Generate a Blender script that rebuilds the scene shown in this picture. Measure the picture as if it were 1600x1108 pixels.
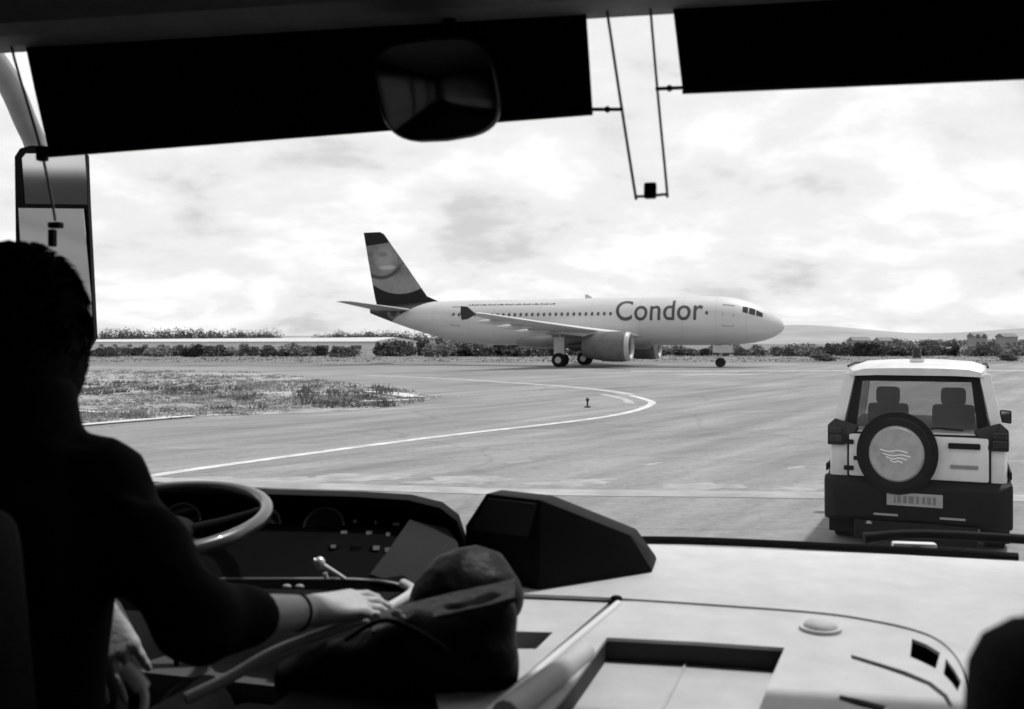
import bpy, bmesh, math, random
import numpy as np
from mathutils import Vector, Matrix, noise
from mathutils.geometry import tessellate_polygon

for o in list(bpy.data.objects):
    bpy.data.objects.remove(o)
SC = bpy.context.scene
COL = SC.collection
R = math.radians
RND = random.Random(7)

# ------------------------------------------------------------------ camera
F, CH, HZ = 1500.0, 2.05, 535.0        # focal length in photo pixels, eye height, horizon row
cam = bpy.data.cameras.new('camera')
cam.sensor_width = 36.0
cam.lens = 36.0 * F / 1600.0
cam.shift_y = -(554.0 - HZ) / 1600.0
cam.clip_start = 0.05
cam.clip_end = 12000
cam.dof.use_dof = True
cam.dof.focus_distance = 6.0
cam.dof.aperture_fstop = 5.0
camo = bpy.data.objects.new('camera', cam)
camo.location = (0, 0, CH)
camo.rotation_euler = (R(90), 0, 0)
COL.objects.link(camo)
SC.camera = camo

# ------------------------------------------------------------------ sky, sun, exposure
SUN_EL, SUN_AZ = R(66), R(55)          # azimuth to the right of the view direction
world = bpy.data.worlds.new('World')
SC.world = world
world.use_nodes = True
wn = world.node_tree
wn.nodes.clear()
W = wn.nodes.new
out = W('ShaderNodeOutputWorld')
bg = W('ShaderNodeBackground')
bg.inputs['Strength'].default_value = 0.1
sky = W('ShaderNodeTexSky')
sky.sky_type = 'NISHITA'
sky.sun_disc = False
sky.sun_elevation = SUN_EL
sky.sun_rotation = SUN_AZ
sky.dust_density = 3.0
bw = W('ShaderNodeRGBToBW')
tc = W('ShaderNodeTexCoord')
sep = W('ShaderNodeSeparateXYZ')
mz = W('ShaderNodeMath'); mz.operation = 'MAXIMUM'; mz.inputs[1].default_value = 0.0
az_ = W('ShaderNodeMath'); az_.operation = 'ADD'; az_.inputs[1].default_value = 0.30
dx = W('ShaderNodeMath'); dx.operation = 'DIVIDE'
dy = W('ShaderNodeMath'); dy.operation = 'DIVIDE'
cmb = W('ShaderNodeCombineXYZ')
n1 = W('ShaderNodeTexNoise'); n1.inputs['Scale'].default_value = 2.3; n1.inputs['Detail'].default_value = 9; n1.inputs['Roughness'].default_value = .52; n1.inputs['Distortion'].default_value = .35
n2 = W('ShaderNodeTexNoise'); n2.inputs['Scale'].default_value = 6.5; n2.inputs['Detail'].default_value = 6; n2.inputs['Roughness'].default_value = .6
mixn = W('ShaderNodeMix'); mixn.inputs[0].default_value = .26
ramp = W('ShaderNodeValToRGB')
cr = ramp.color_ramp
cr.interpolation = 'EASE'
cr.elements[0].position = .34; cr.elements[0].color = (7.2, 7.2, 7.2, 1)
cr.elements[1].position = .60; cr.elements[1].color = (12.0, 12.0, 12.0, 1)
e = cr.elements.new(.47); e.color = (9.8, 9.8, 9.8, 1)
mixs = W('ShaderNodeMix'); mixs.data_type = 'RGBA'; mixs.inputs[0].default_value = .88
L = wn.links.new
L(tc.outputs['Generated'], sep.inputs[0])
L(sep.outputs[2], mz.inputs[0]); L(mz.outputs[0], az_.inputs[0])
L(sep.outputs[0], dx.inputs[0]); L(az_.outputs[0], dx.inputs[1])
L(sep.outputs[1], dy.inputs[0]); L(az_.outputs[0], dy.inputs[1])
L(dx.outputs[0], cmb.inputs[0]); L(dy.outputs[0], cmb.inputs[1])
L(cmb.outputs[0], n1.inputs['Vector']); L(cmb.outputs[0], n2.inputs['Vector'])
L(n1.outputs[0], mixn.inputs[2]); L(n2.outputs[0], mixn.inputs[3])
L(mixn.outputs[0], ramp.inputs[0])
L(sky.outputs[0], bw.inputs[0])
L(bw.outputs[0], mixs.inputs[6]); L(ramp.outputs[0], mixs.inputs[7])
L(mixs.outputs[2], bg.inputs['Color'])
L(bg.outputs[0], out.inputs[0])

sl = bpy.data.lights.new('sun', 'SUN')
sl.energy = 3.0
sl.angle = R(2.0)
sl.color = (1, 1, 1)
so = bpy.data.objects.new('sun', sl)
sdir = Vector((math.sin(SUN_AZ) * math.cos(SUN_EL), math.cos(SUN_AZ) * math.cos(SUN_EL), math.sin(SUN_EL)))
so.rotation_euler = sdir.to_track_quat('Z', 'Y').to_euler()
so.location = sdir * 60
COL.objects.link(so)
SC.view_settings.view_transform = 'Standard'
SC.view_settings.look = 'None'
SC.view_settings.exposure = 0.0
SC.view_settings.gamma = 1.0
SC.view_settings.use_curve_mapping = False
try:
    SC.cycles.max_bounces = 8
    SC.cycles.transparent_max_bounces = 16
except Exception:
    pass

# ------------------------------------------------------------------ layout helpers
def at(px, py, Y):
    return Vector(((px - 800) / F * Y, Y, CH - (py - HZ) / F * Y))
def atz(px, py, z):
    return at(px, py, (CH - z) * F / (py - HZ))
HB = R(10)                               # the bus points 10 degrees to the right of the view
BU = Vector((math.cos(HB), -math.sin(HB), 0))
BV = Vector((math.sin(HB), math.cos(HB), 0))
def Bp(u, v, z):
    return BU * u + BV * v + Vector((0, 0, z))
def atv(px, py, v):
    return at(px, py, v / (BV.y + BV.x * (px - 800) / F))

# ------------------------------------------------------------------ materials
MATS = {}
def mat(name, c, rough=.6, var=.15, scale=6.0, bump=0.0, bscale=60.0, metal=0.0, coat=0.0, spec=.5, stretch=None, big=0.0, emit=0):
    if name in MATS:
        return MATS[name]
    m = bpy.data.materials.new(name)
    m.use_nodes = True
    nt = m.node_tree
    p = nt.nodes['Principled BSDF']
    p.inputs['Roughness'].default_value = rough
    p.inputs['Metallic'].default_value = metal
    p.inputs['Coat Weight'].default_value = coat
    p.inputs['Specular IOR Level'].default_value = spec
    t = nt.nodes.new('ShaderNodeTexCoord')
    src = t.outputs['Object']
    if stretch:
        mp = nt.nodes.new('ShaderNodeMapping')
        mp.inputs['Rotation'].default_value = stretch[0]
        mp.inputs['Scale'].default_value = stretch[1]
        nt.links.new(src, mp.inputs[0]); src = mp.outputs[0]
    n = nt.nodes.new('ShaderNodeTexNoise')
    n.inputs['Scale'].default_value = scale; n.inputs['Detail'].default_value = 7; n.inputs['Roughness'].default_value = .62
    nt.links.new(src, n.inputs['Vector'])
    mr = nt.nodes.new('ShaderNodeMapRange')
    mr.inputs[1].default_value = .28; mr.inputs[2].default_value = .72
    mr.inputs[3].default_value = c * (1 - var); mr.inputs[4].default_value = c * (1 + var)
    nt.links.new(n.outputs[0], mr.inputs[0])
    res = mr.outputs[0]
    if big:
        nb = nt.nodes.new('ShaderNodeTexNoise')
        nb.inputs['Scale'].default_value = scale * .13; nb.inputs['Detail'].default_value = 5
        nt.links.new(t.outputs['Object'], nb.inputs['Vector'])
        mb = nt.nodes.new('ShaderNodeMapRange')
        mb.inputs[1].default_value = .3; mb.inputs[2].default_value = .7
        mb.inputs[3].default_value = 1 - big; mb.inputs[4].default_value = 1 + big
        nt.links.new(nb.outputs[0], mb.inputs[0])
        mu = nt.nodes.new('ShaderNodeMath'); mu.operation = 'MULTIPLY'
        nt.links.new(res, mu.inputs[0]); nt.links.new(mb.outputs[0], mu.inputs[1])
        res = mu.outputs[0]
    cb = nt.nodes.new('ShaderNodeCombineColor')
    for i in range(3):
        nt.links.new(res, cb.inputs[i])
    nt.links.new(cb.outputs[0], p.inputs['Base Color'])
    m['out'] = 0
    if bump:
        nn = nt.nodes.new('ShaderNodeTexNoise')
        nn.inputs['Scale'].default_value = bscale; nn.inputs['Detail'].default_value = 4
        nt.links.new(t.outputs['Object'], nn.inputs['Vector'])
        b = nt.nodes.new('ShaderNodeBump')
        b.inputs['Strength'].default_value = bump; b.inputs['Distance'].default_value = .01
        nt.links.new(nn.outputs[0], b.inputs['Height'])
        nt.links.new(b.outputs[0], p.inputs['Normal'])
    MATS[name] = m
    return m

def glass(name, tint=.93, refl=1.0, rough=.0):
    if name in MATS:
        return MATS[name]
    m = bpy.data.materials.new(name)
    m.use_nodes = True
    nt = m.node_tree
    nt.nodes.clear()
    o = nt.nodes.new('ShaderNodeOutputMaterial')
    mx = nt.nodes.new('ShaderNodeMixShader')
    tr = nt.nodes.new('ShaderNodeBsdfTransparent')
    tr.inputs[0].default_value = (tint, tint, tint, 1)
    gl = nt.nodes.new('ShaderNodeBsdfGlossy')
    gl.inputs['Roughness'].default_value = rough
    lw = nt.nodes.new('ShaderNodeLayerWeight'); lw.inputs[0].default_value = .5
    pw = nt.nodes.new('ShaderNodeMath'); pw.operation = 'POWER'; pw.inputs[1].default_value = 5.0
    nt.links.new(lw.outputs['Facing'], pw.inputs[0])
    ml = nt.nodes.new('ShaderNodeMath'); ml.operation = 'MULTIPLY_ADD'; ml.inputs[1].default_value = .9 * refl; ml.inputs[2].default_value = .035 * refl
    nt.links.new(pw.outputs[0], ml.inputs[0])
    nt.links.new(ml.outputs[0], mx.inputs[0])
    nt.links.new(tr.outputs[0], mx.inputs[1]); nt.links.new(gl.outputs[0], mx.inputs[2])
    nt.links.new(mx.outputs[0], o.inputs[0])
    MATS[name] = m
    return m

# ------------------------------------------------------------------ mesh helpers
def ob(name, bm, m, parent=None, smooth=None, world_parent=True):
    me = bpy.data.meshes.new(name)
    if isinstance(bm, bmesh.types.BMesh):
        bmesh.ops.recalc_face_normals(bm, faces=bm.faces)
        bm.to_mesh(me); bm.free()
    else:
        me.from_pydata([tuple(v) for v in bm[0]], [], bm[1])
    if smooth is not None:
        me.polygons.foreach_set('use_smooth', [True] * len(me.polygons))
        if smooth < 179:
            me.set_sharp_from_angle(angle=R(smooth))
    me.materials.append(m)
    o = bpy.data.objects.new(name, me)
    COL.objects.link(o)
    if parent is not None:
        o.parent = parent
    return o

def empty(name, loc=(0, 0, 0), rz=0.0):
    o = bpy.data.objects.new(name, None)
    o.location = loc
    o.rotation_euler = (0, 0, rz)
    o.empty_display_size = .2
    COL.objects.link(o)
    return o

def tag(o, label=None, cat=None, group=None, kind=None):
    if label: o['label'] = label
    if cat: o['category'] = cat
    if group: o['group'] = group
    if kind: o['kind'] = kind
    return o

def nb():
    return bmesh.new()

def bbox(bm, c, s, rot=None, bev=0.0, seg=2):
    M = Matrix.Translation(Vector(c))
    if rot is not None:
        M = M @ (rot.to_4x4() if not isinstance(rot, Matrix) or len(rot) == 3 else rot)
    M = M @ Matrix.Diagonal((s[0], s[1], s[2], 1))
    r = bmesh.ops.create_cube(bm, size=1, matrix=M)
    if bev:
        es = list({e for v in r['verts'] for e in v.link_edges})
        bmesh.ops.bevel(bm, geom=es, offset=bev, segments=seg, profile=.6, affect='EDGES')
    return bm

def bhull(bm, pts, bev=0.0, seg=2):
    vs = [bm.verts.new(p) for p in pts]
    bmesh.ops.convex_hull(bm, input=vs)
    loose = [v for v in bm.verts if not v.link_faces]
    bmesh.ops.delete(bm, geom=loose, context='VERTS')
    bmesh.ops.dissolve_limit(bm, angle_limit=R(2), verts=bm.verts, edges=bm.edges)
    if bev:
        bmesh.ops.bevel(bm, geom=list(bm.edges), offset=bev, segments=seg, profile=.6, affect='EDGES', clamp_overlap=True)
    return bm

def btube(bm, pts, r, n=8, closed=False):
    pts = [Vector(p) for p in pts]
    N = len(pts)
    rr = r if isinstance(r, (list, tuple)) else [r] * N
    rings = []
    up = None
    for i, p in enumerate(pts):
        if closed:
            t = (pts[(i + 1) % N] - pts[i - 1]).normalized()
        else:
            t = (pts[min(i + 1, N - 1)] - pts[max(i - 1, 0)]).normalized()
        if up is None:
            up = t.orthogonal().normalized()
        up = (up - t * up.dot(t)).normalized()
        s = t.cross(up)
        rings.append([bm.verts.new(p + (up * math.cos(a) + s * math.sin(a)) * rr[i]) for a in [2 * math.pi * k / n for k in range(n)]])
    rng = range(N if closed else N - 1)
    for i in rng:
        a, b = rings[i], rings[(i + 1) % N]
        best = 0
        if closed and i == N - 1:
            best = min(range(n), key=lambda q: (a[0].co - b[q].co).length)
        for k in range(n):
            bm.faces.new((a[k], a[(k + 1) % n], b[(k + 1 + best) % n], b[(k + best) % n]))
    if not closed:
        bm.faces.new(rings[0][::-1]); bm.faces.new(rings[-1])
    return bm

def bloft(bm, rings, caps=True):
    vr = [[bm.verts.new(p) for p in ring] for ring in rings]
    n = len(vr[0])
    for a, b in zip(vr[:-1], vr[1:]):
        for k in range(n):
            bm.faces.new((a[k], a[(k + 1) % n], b[(k + 1) % n], b[k]))
    if caps:
        bm.faces.new(vr[0][::-1]); bm.faces.new(vr[-1])
    return bm

def bplate(bm, outer, holes, off):
    """outer / holes: lists of 3D points in one plane; off: extrusion vector."""
    polys = [[Vector(p) for p in outer]] + [[Vector(p) for p in h] for h in holes]
    tris = tessellate_polygon(polys)
    flat = [p for poly in polys for p in poly]
    off = Vector(off)
    a = [bm.verts.new(p) for p in flat]
    b = [bm.verts.new(p + off) for p in flat]
    for t in tris:
        try:
            bm.faces.new([a[i] for i in t]); bm.faces.new([b[i] for i in t][::-1])
        except ValueError:
            pass
    k = 0
    for poly in polys:
        n = len(poly)
        for i in range(n):
            j = (i + 1) % n
            bm.faces.new((a[k + i], a[k + j], b[k + j], b[k + i]))
        k += n
    return bm

def bdisc(bm, c, normal, r, depth, n=24, r2=None):
    q = Vector(normal).normalized().to_track_quat('Z', 'Y').to_matrix().to_4x4()
    bmesh.ops.create_cone(bm, cap_ends=True, segments=n, radius1=r, radius2=r if r2 is None else r2, depth=depth,
                          matrix=Matrix.Translation(Vector(c)) @ q)
    return bm

def bsphere(bm, c, s, rot=None, u=20, v=12):
    M = Matrix.Translation(Vector(c))
    if rot is not None:
        M = M @ rot.to_4x4()
    bmesh.ops.create_uvsphere(bm, u_segments=u, v_segments=v, radius=1, matrix=M @ Matrix.Diagonal((s[0], s[1], s[2], 1)))
    return bm

def smooth_path(pts, k=6, closed=False):
    pts = [Vector(p) for p in pts]
    N = len(pts)
    res = []
    for i in range(N if closed else N - 1):
        if closed:
            p0, p1, p2, p3 = pts[i - 1], pts[i], pts[(i + 1) % N], pts[(i + 2) % N]
        else:
            p0, p1, p2, p3 = pts[max(i - 1, 0)], pts[i], pts[i + 1], pts[min(i + 2, N - 1)]
        for s in range(k):
            t = s / k
            res.append(.5 * ((2 * p1) + (p2 - p0) * t + (2 * p0 - 5 * p1 + 4 * p2 - p3) * t * t + (3 * p1 - p0 - 3 * p2 + p3) * t ** 3))
    if not closed:
        res.append(pts[-1])
    return res

# signed-distance modelling for soft bodies --------------------------------
def sdf_mesh(prims, h):
    """prims: ('cap', a, b, ra, rb, k) | ('ell', c, (rx,ry,rz), Rot3 or None, k) | ('sub', c, r, rot, k)."""
    lo = np.array([1e9] * 3); hi = -lo
    for p in prims:
        if p[0] == 'cap':
            for q, r in ((p[1], p[3]), (p[2], p[4])):
                lo = np.minimum(lo, np.array(q) - r); hi = np.maximum(hi, np.array(q) + r)
        elif p[0] == 'ell':
            m = max(p[2]); lo = np.minimum(lo, np.array(p[1]) - m); hi = np.maximum(hi, np.array(p[1]) + m)
    lo -= 3 * h; hi += 3 * h
    n = np.ceil((hi - lo) / h).astype(int) + 1
    D = np.full(n, 1.0, np.float32)
    ax = [lo[i] + h * np.arange(n[i]) for i in range(3)]
    for p in prims:
        if p[0] == 'cap':
            a, b = np.array(p[1]), np.array(p[2]); r = max(p[3], p[4]); k = p[5]
            l2, h2 = np.minimum(a, b) - r, np.maximum(a, b) + r
        else:
            a = np.array(p[1]); m = max(p[2]); k = p[4]
            l2, h2 = a - m, a + m
        mg = k + 4 * h
        i0 = np.maximum(np.floor((l2 - mg - lo) / h).astype(int), 0)
        i1 = np.minimum(np.ceil((h2 + mg - lo) / h).astype(int) + 1, n)
        sl_ = tuple(slice(i0[i], i1[i]) for i in range(3))
        X, Y, Z = np.meshgrid(*[ax[i][sl_[i]] for i in range(3)], indexing='ij')
        if p[0] == 'cap':
            ba = b - a
            t = ((X - a[0]) * ba[0] + (Y - a[1]) * ba[1] + (Z - a[2]) * ba[2]) / max(ba.dot(ba), 1e-12)
            t = np.clip(t, 0, 1)
            d = np.sqrt((X - a[0] - t * ba[0]) ** 2 + (Y - a[1] - t * ba[1]) ** 2 + (Z - a[2] - t * ba[2]) ** 2) - (p[3] + (p[4] - p[3]) * t)
        else:
            P = np.stack([X - a[0], Y - a[1], Z - a[2]], -1)
            if p[3] is not None:
                P = P @ np.array(p[3])
            s = np.array(p[2])
            q = np.linalg.norm(P / s, axis=-1)
            g = np.linalg.norm(P / s ** 2, axis=-1)
            d = q * (q - 1) / np.maximum(g, 1e-6)
        o = D[sl_]
        if p[0] == 'sub':
            hh = np.clip(.5 - .5 * (o + d) / k, 0, 1)
            D[sl_] = o + (-d - o) * hh + k * hh * (1 - hh)
        elif k > 0:
            hh = np.clip(.5 + .5 * (o - d) / k, 0, 1)
            D[sl_] = o + (d - o) * hh - k * hh * (1 - hh)
        else:
            D[sl_] = np.minimum(o, d)
    s = D < 0
    cnt = np.zeros(tuple(n - 1), np.int8)
    corners = [(i, j, k) for i in (0, 1) for j in (0, 1) for k in (0, 1)]
    def sub(A, c):
        return A[c[0]:n[0] - 1 + c[0], c[1]:n[1] - 1 + c[1], c[2]:n[2] - 1 + c[2]]
    for c in corners:
        cnt += sub(s, c)
    act = np.argwhere((cnt > 0) & (cnt < 8))
    idx = np.full(tuple(n - 1), -1, np.int64)
    idx[tuple(act.T)] = np.arange(len(act))
    acc = np.zeros((len(act), 3)); num = np.zeros(len(act))
    for ca in corners:
        for axis in range(3):
            if ca[axis] == 0:
                cb = list(ca); cb[axis] = 1
                va = D[tuple((act + ca).T)]; vb = D[tuple((act + cb).T)]
                mk = (va < 0) != (vb < 0)
                t = np.where(mk, va / np.where(mk, va - vb, 1), 0)
                pos = np.array(ca, float)[None, :].repeat(len(act), 0)
                pos[:, axis] += t
                acc[mk] += pos[mk]; num[mk] += 1
    V = lo + h * (act + acc / num[:, None])
    faces = []
    for axis in range(3):
        A = s; o1, o2 = [(1, 2), (2, 0), (0, 1)][axis]
        sa = np.take(A, range(n[axis] - 1), axis); sb = np.take(A, range(1, n[axis]), axis)
        e = np.argwhere(sa != sb)
        e = e[(e[:, o1] > 0) & (e[:, o2] > 0) & (e[:, o1] < n[o1] - 1) & (e[:, o2] < n[o2] - 1)]
        u1 = np.zeros(3, int); u1[o1] = 1; u2 = np.zeros(3, int); u2[o2] = 1
        q = np.stack([idx[tuple((e - u1 - u2).T)], idx[tuple((e - u2).T)], idx[tuple(e.T)], idx[tuple((e - u1).T)]], 1)
        flip = ~sa[tuple(e.T)]
        q[flip] = q[flip][:, ::-1]
        faces.append(q)
    return [tuple(v) for v in V], [tuple(int(i) for i in f) for f in np.concatenate(faces)]

def crease(vf, amp, freq, seed=0.0):
    out_ = []
    for v in vf[0]:
        p = Vector(v)
        q = p * freq + Vector((seed, seed * 2, 0))
        r_ = noise.noise(q); r2 = noise.noise(q * 2.3 + Vector((7, 3, 1)))
        k = amp * ((1 - abs(r_)) ** 3 * .9 + .35 * r2 - .5)
        n_ = noise.noise_vector(q * .5) 
        out_.append(tuple(p + Vector((n_.x * amp * .7, n_.y * amp * .7, k))))
    return out_, vf[1]

# ------------------------------------------------------------------ ground
def grass_mat():
    m = mat('dry_grass', .14, .95, .45, 1.3, bump=.6, bscale=5, big=.35)
    return m
def tarmac_mat():
    m = bpy.data.materials.new('tarmac')
    m.use_nodes = True
    nt = m.node_tree; p = nt.nodes['Principled BSDF']
    p.inputs['Roughness'].default_value = .85
    p.inputs['Specular IOR Level'].default_value = .3
    t = nt.nodes.new('ShaderNodeTexCoord')
    def nz(scale, detail, rot=None, sc=(1, 1, 1), rough=.6):
        mp = nt.nodes.new('ShaderNodeMapping')
        mp.vector_type = 'TEXTURE'
        mp.inputs['Rotation'].default_value = (0, 0, rot or 0)
        mp.inputs['Scale'].default_value = sc
        nt.links.new(t.outputs['Object'], mp.inputs[0])
        n = nt.nodes.new('ShaderNodeTexNoise')
        n.inputs['Scale'].default_value = scale; n.inputs['Detail'].default_value = detail; n.inputs['Roughness'].default_value = rough
        nt.links.new(mp.outputs[0], n.inputs['Vector'])
        return n.outputs[0]
    def rng(src, a, b, c, d):
        r = nt.nodes.new('ShaderNodeMapRange')
        for i, v in enumerate((a, b, c, d)):
            r.inputs[i + 1].default_value = v
        nt.links.new(src, r.inputs[0]); return r.outputs[0]
    def op(o, a, b):
        q = nt.nodes.new('ShaderNodeMath'); q.operation = o
        for i, v in enumerate((a, b)):
            if isinstance(v, float): q.inputs[i].default_value = v
            else: nt.links.new(v, q.inputs[i])
        return q.outputs[0]
    streak = rng(nz(1.0, 5, R(-33), (.9, 14, 1)), .3, .7, .72, 1.28)         # worn by wheels along the turn
    streak2 = rng(nz(1.0, 4, R(-58), (.5, 9, 1)), .35, .7, .9, 1.12)
    patch = rng(nz(.09, 7), .3, .7, .78, 1.22)
    fine = rng(nz(7, 9, rough=.85), .28, .72, .66, 1.34)
    pale = rng(nz(.35, 5, R(4), (3.2, 1.0, 1), .65), .62, .72, 0.0, .08)
    v = op('MULTIPLY', op('MULTIPLY', streak, streak2), op('MULTIPLY', patch, fine))
    vo = nt.nodes.new('ShaderNodeTexVoronoi'); vo.feature = 'DISTANCE_TO_EDGE'; vo.inputs['Scale'].default_value = .16
    wv = nt.nodes.new('ShaderNodeMixRGB'); wv.blend_type = 'ADD'; wv.inputs[0].default_value = 1.6
    nw = nt.nodes.new('ShaderNodeTexNoise'); nw.inputs['Scale'].default_value = .6; nw.inputs['Detail'].default_value = 5
    nt.links.new(t.outputs['Object'], nw.inputs['Vector']); nt.links.new(t.outputs['Object'], wv.inputs[1]); nt.links.new(nw.outputs['Color'], wv.inputs[2])
    nt.links.new(wv.outputs[0], vo.inputs['Vector'])
    crack = rng(vo.outputs['Distance'], .004, .012, .86, 1.0)
    stain = rng(nz(.5, 4), .66, .75, 1.0, .72)
    v = op('MULTIPLY', v, op('MULTIPLY', crack, stain))
    v = op('ADD', op('MULTIPLY', v, .205), pale)
    cb = nt.nodes.new('ShaderNodeCombineColor')
    for i in range(3): nt.links.new(v, cb.inputs[i])
    nt.links.new(cb.outputs[0], p.inputs['Base Color'])
    b = nt.nodes.new('ShaderNodeBump'); b.inputs['Strength'].default_value = .35; b.inputs['Distance'].default_value = .01
    nt.links.new(nz(40, 5), b.inputs['Height']); nt.links.new(b.outputs[0], p.inputs['Normal'])
    return m

def sheet(name, pts, z, m, parent=None):
    bm = nb()
    pts = [Vector((p[0], p[1], z)) for p in pts]
    vs = [bm.verts.new(p) for p in pts]
    for t in tessellate_polygon([pts]):
        f = bm.faces.new([vs[i] for i in t])
    bmesh.ops.recalc_face_normals(bm, faces=bm.faces)
    if bm.faces[:][0].normal.z < 0:
        bmesh.ops.reverse_faces(bm, faces=bm.faces)
    me = bpy.data.meshes.new(name); bm.to_mesh(me); bm.free()
    me.materials.append(m)
    o = bpy.data.objects.new(name, me); COL.objects.link(o)
    if parent: o.parent = parent
    return o

GRASS = grass_mat()
field = sheet('grass_field', [(-6000, -800), (6000, -800), (6000, 6000), (-6000, 6000)], 0, GRASS)
tag(field, kind='structure')
TAR = tarmac_mat()
tax = sheet('taxiway', [(-220, -120), (220, -120), (260, 97), (40, 95), (-10, 90), (-19, 80), (-60, 83), (-300, 95)], .004, TAR)
tag(tax, kind='structure')

def ribbon(name, pts, w, z, m, parent=None):
    P = smooth_path([(p[0], p[1], 0) for p in pts], 8)
    bm = nb(); L_, R_ = [], []
    for i, p in enumerate(P):
        t = (P[min(i + 1, len(P) - 1)] - P[max(i - 1, 0)]).normalized()
        nrm = Vector((-t.y, t.x, 0))
        ww = w * (1 + .10 * noise.noise(Vector((i * .7, w, 3))))
        L_.append(bm.verts.new((p + nrm * ww / 2) + Vector((0, 0, z)))); R_.append(bm.verts.new((p - nrm * ww / 2) + Vector((0, 0, z))))
    for i in range(len(P) - 1):
        bm.faces.new((R_[i], R_[i + 1], L_[i + 1], L_[i]))
    o = ob(name, bm, m, parent)
    if o.data.polygons[0].normal.z < 0:
        o.data.flip_normals()
    return o
PAINT = mat('worn_white_paint', .50, .8, .42, 2.2, bump=.2, bscale=30)
FAINT = mat('faded_paint', .36, .85, .35, 1.6)
CONC = mat('pale_concrete', .31, .9, .3, 1.2, bump=.3, bscale=20, big=.25)
g = lambda px, py: tuple(atz(px, py, 0))[:2]
ribbon('painted_line', [g(60, 776), g(250, 742), g(500, 707), g(700, 681), g(850, 664), g(930, 654), g(985, 644), g(1014, 634), g(1016, 627), g(985, 618)], .25, .009, PAINT, tax)
ribbon('painted_line', [g(985, 617), g(950, 611), g(880, 604), g(780, 597), g(700, 592), g(560, 586)], .55, .009, FAINT, tax)
ribbon('painted_line', [g(985, 631), g(975, 624), g(940, 616)], .30, .009, FAINT, tax)
ribbon('painted_line', [g(985, 580), g(1150, 580), g(1320, 579.5), g(1700, 579)], .9, .009, PAINT, tax)
ribbon('painted_line', [g(1060, 586), g(1120, 585.5), g(1180, 585)], 1.2, .009, FAINT, tax)
ribbon('concrete_strip', [g(150, 748), g(420, 758), g(620, 764), g(800, 769), g(1050, 772), g(1290, 775), g(1800, 782)], .55, .009, CONC, tax)
for pi_, (px, py, w_, l_) in enumerate([(720, 750, .5, 1.3), (900, 754, .45, 1.2), (1085, 761, .4, 1.4), (1255, 763, .4, 1.0), (1022, 725, .14, .4), (1244, 731, .14, .5), (814, 722, .12, .5), (560, 747, .5, 1.6), (440, 752, .5, 1.8), (300, 751, .4, 1.2)]):
    c = atz(px, py, 0)
    pts = []
    for k in range(26):
        a = k / 26 * 2 * math.pi
        rr = 1 + .75 * noise.noise(Vector((math.cos(a) * 2.6 + px, math.sin(a) * 2.6, py)))
        pts.append((c.x + math.cos(a) * l_ * rr * .5, c.y + math.sin(a) * w_ * rr * .8 + .2 * math.cos(a)))
    sheet('concrete_patch', pts, .0045 + .0003 * pi_, mat('worn_concrete', .27, .9, .3, 2.5), tax)

# grass island with rough tufts
isl_px = [(-500, 730), (40, 672), (110, 664), (200, 657), (300, 651), (420, 648), (500, 645), (580, 640), (640, 631), (682, 622), (655, 614), (600, 606), (540, 598), (470, 589), (400, 583), (300, 580), (100, 578), (-500, 580)]
isl = [g(*p) for p in isl_px]
ISG = mat('island_grass', .25, .95, .6, 1.1, bump=.8, bscale=6, big=.5)
isld = sheet('grass_island', isl, .012, ISG)
tag(isld, kind='structure')
KERB = mat('pale_edging', .55, .85, .25, 3)
for pts, w_ in (([g(40, 676), g(110, 668), g(200, 660), g(302, 652)], .30), ([g(576, 613), g(610, 616), g(648, 622)], .8), ([g(560, 629), g(600, 628), g(640, 626.5)], .35), ([g(110, 643), g(150, 646), g(200, 647)], .3)):
    ribbon('edging_stone', pts, w_, .05, KERB, isld)

def inpoly(x, y, P):
    c = False; j = len(P) - 1
    for i in range(len(P)):
        if (P[i][1] > y) != (P[j][1] > y) and x < (P[j][0] - P[i][0]) * (y - P[i][1]) / (P[j][1] - P[i][1]) + P[i][0]:
            c = not c
        j = i
    return c

def tufts(name, spots, m, label):
    V_, F_ = [], []
    for (x, y, hgt, n, spread) in spots:
        for _ in range(n):
            a = RND.uniform(0, 6.283); d = RND.uniform(0, spread)
            bx, by = x + math.cos(a) * d, y + math.sin(a) * d
            hh = hgt * RND.uniform(.45, 1.1)
            w_ = RND.uniform(.012, .03) * (1 + y / 40)
            la = RND.uniform(0, 6.283); ln = hh * RND.uniform(.1, .6)
            wa = RND.uniform(0, 3.14)
            i = len(V_)
            V_ += [(bx - math.cos(wa) * w_, by - math.sin(wa) * w_, .01), (bx + math.cos(wa) * w_, by + math.sin(wa) * w_, .01),
                   (bx + math.cos(la) * ln * .4, by + math.sin(la) * ln * .4, hh * .6), (bx + math.cos(la) * ln, by + math.sin(la) * ln, hh)]
            F_ += [(i, i + 1, i + 2), (i + 1, i + 3, i + 2)]
    o = ob(name, (V_, F_), m)
    return tag(o, label, 'grass', kind='stuff')
spots = []
while len(spots) < 3000:
    px, py = RND.uniform(60, 690), RND.uniform(579, 672)
    x, y = g(px, py)
    if not inpoly(x, y, isl):
        continue
    d = noise.noise(Vector((x * .22, y * .22, 5)))
    if d < -.25 and RND.random() < .8:
        continue
    band = 1.0 if (py < 618 or (px > 500 and py < 642)) else .55
    spots.append((x, y, (.07 + .14 * max(0, d + .25)) * (1.1 if band == 1.0 else .8), 7, .28))
tufts('rough_grass', spots, mat('tuft_grass', .27, .9, .7, .9), 'rough dry grass tufts covering the island left of the curved white line')
spots = []
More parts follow.
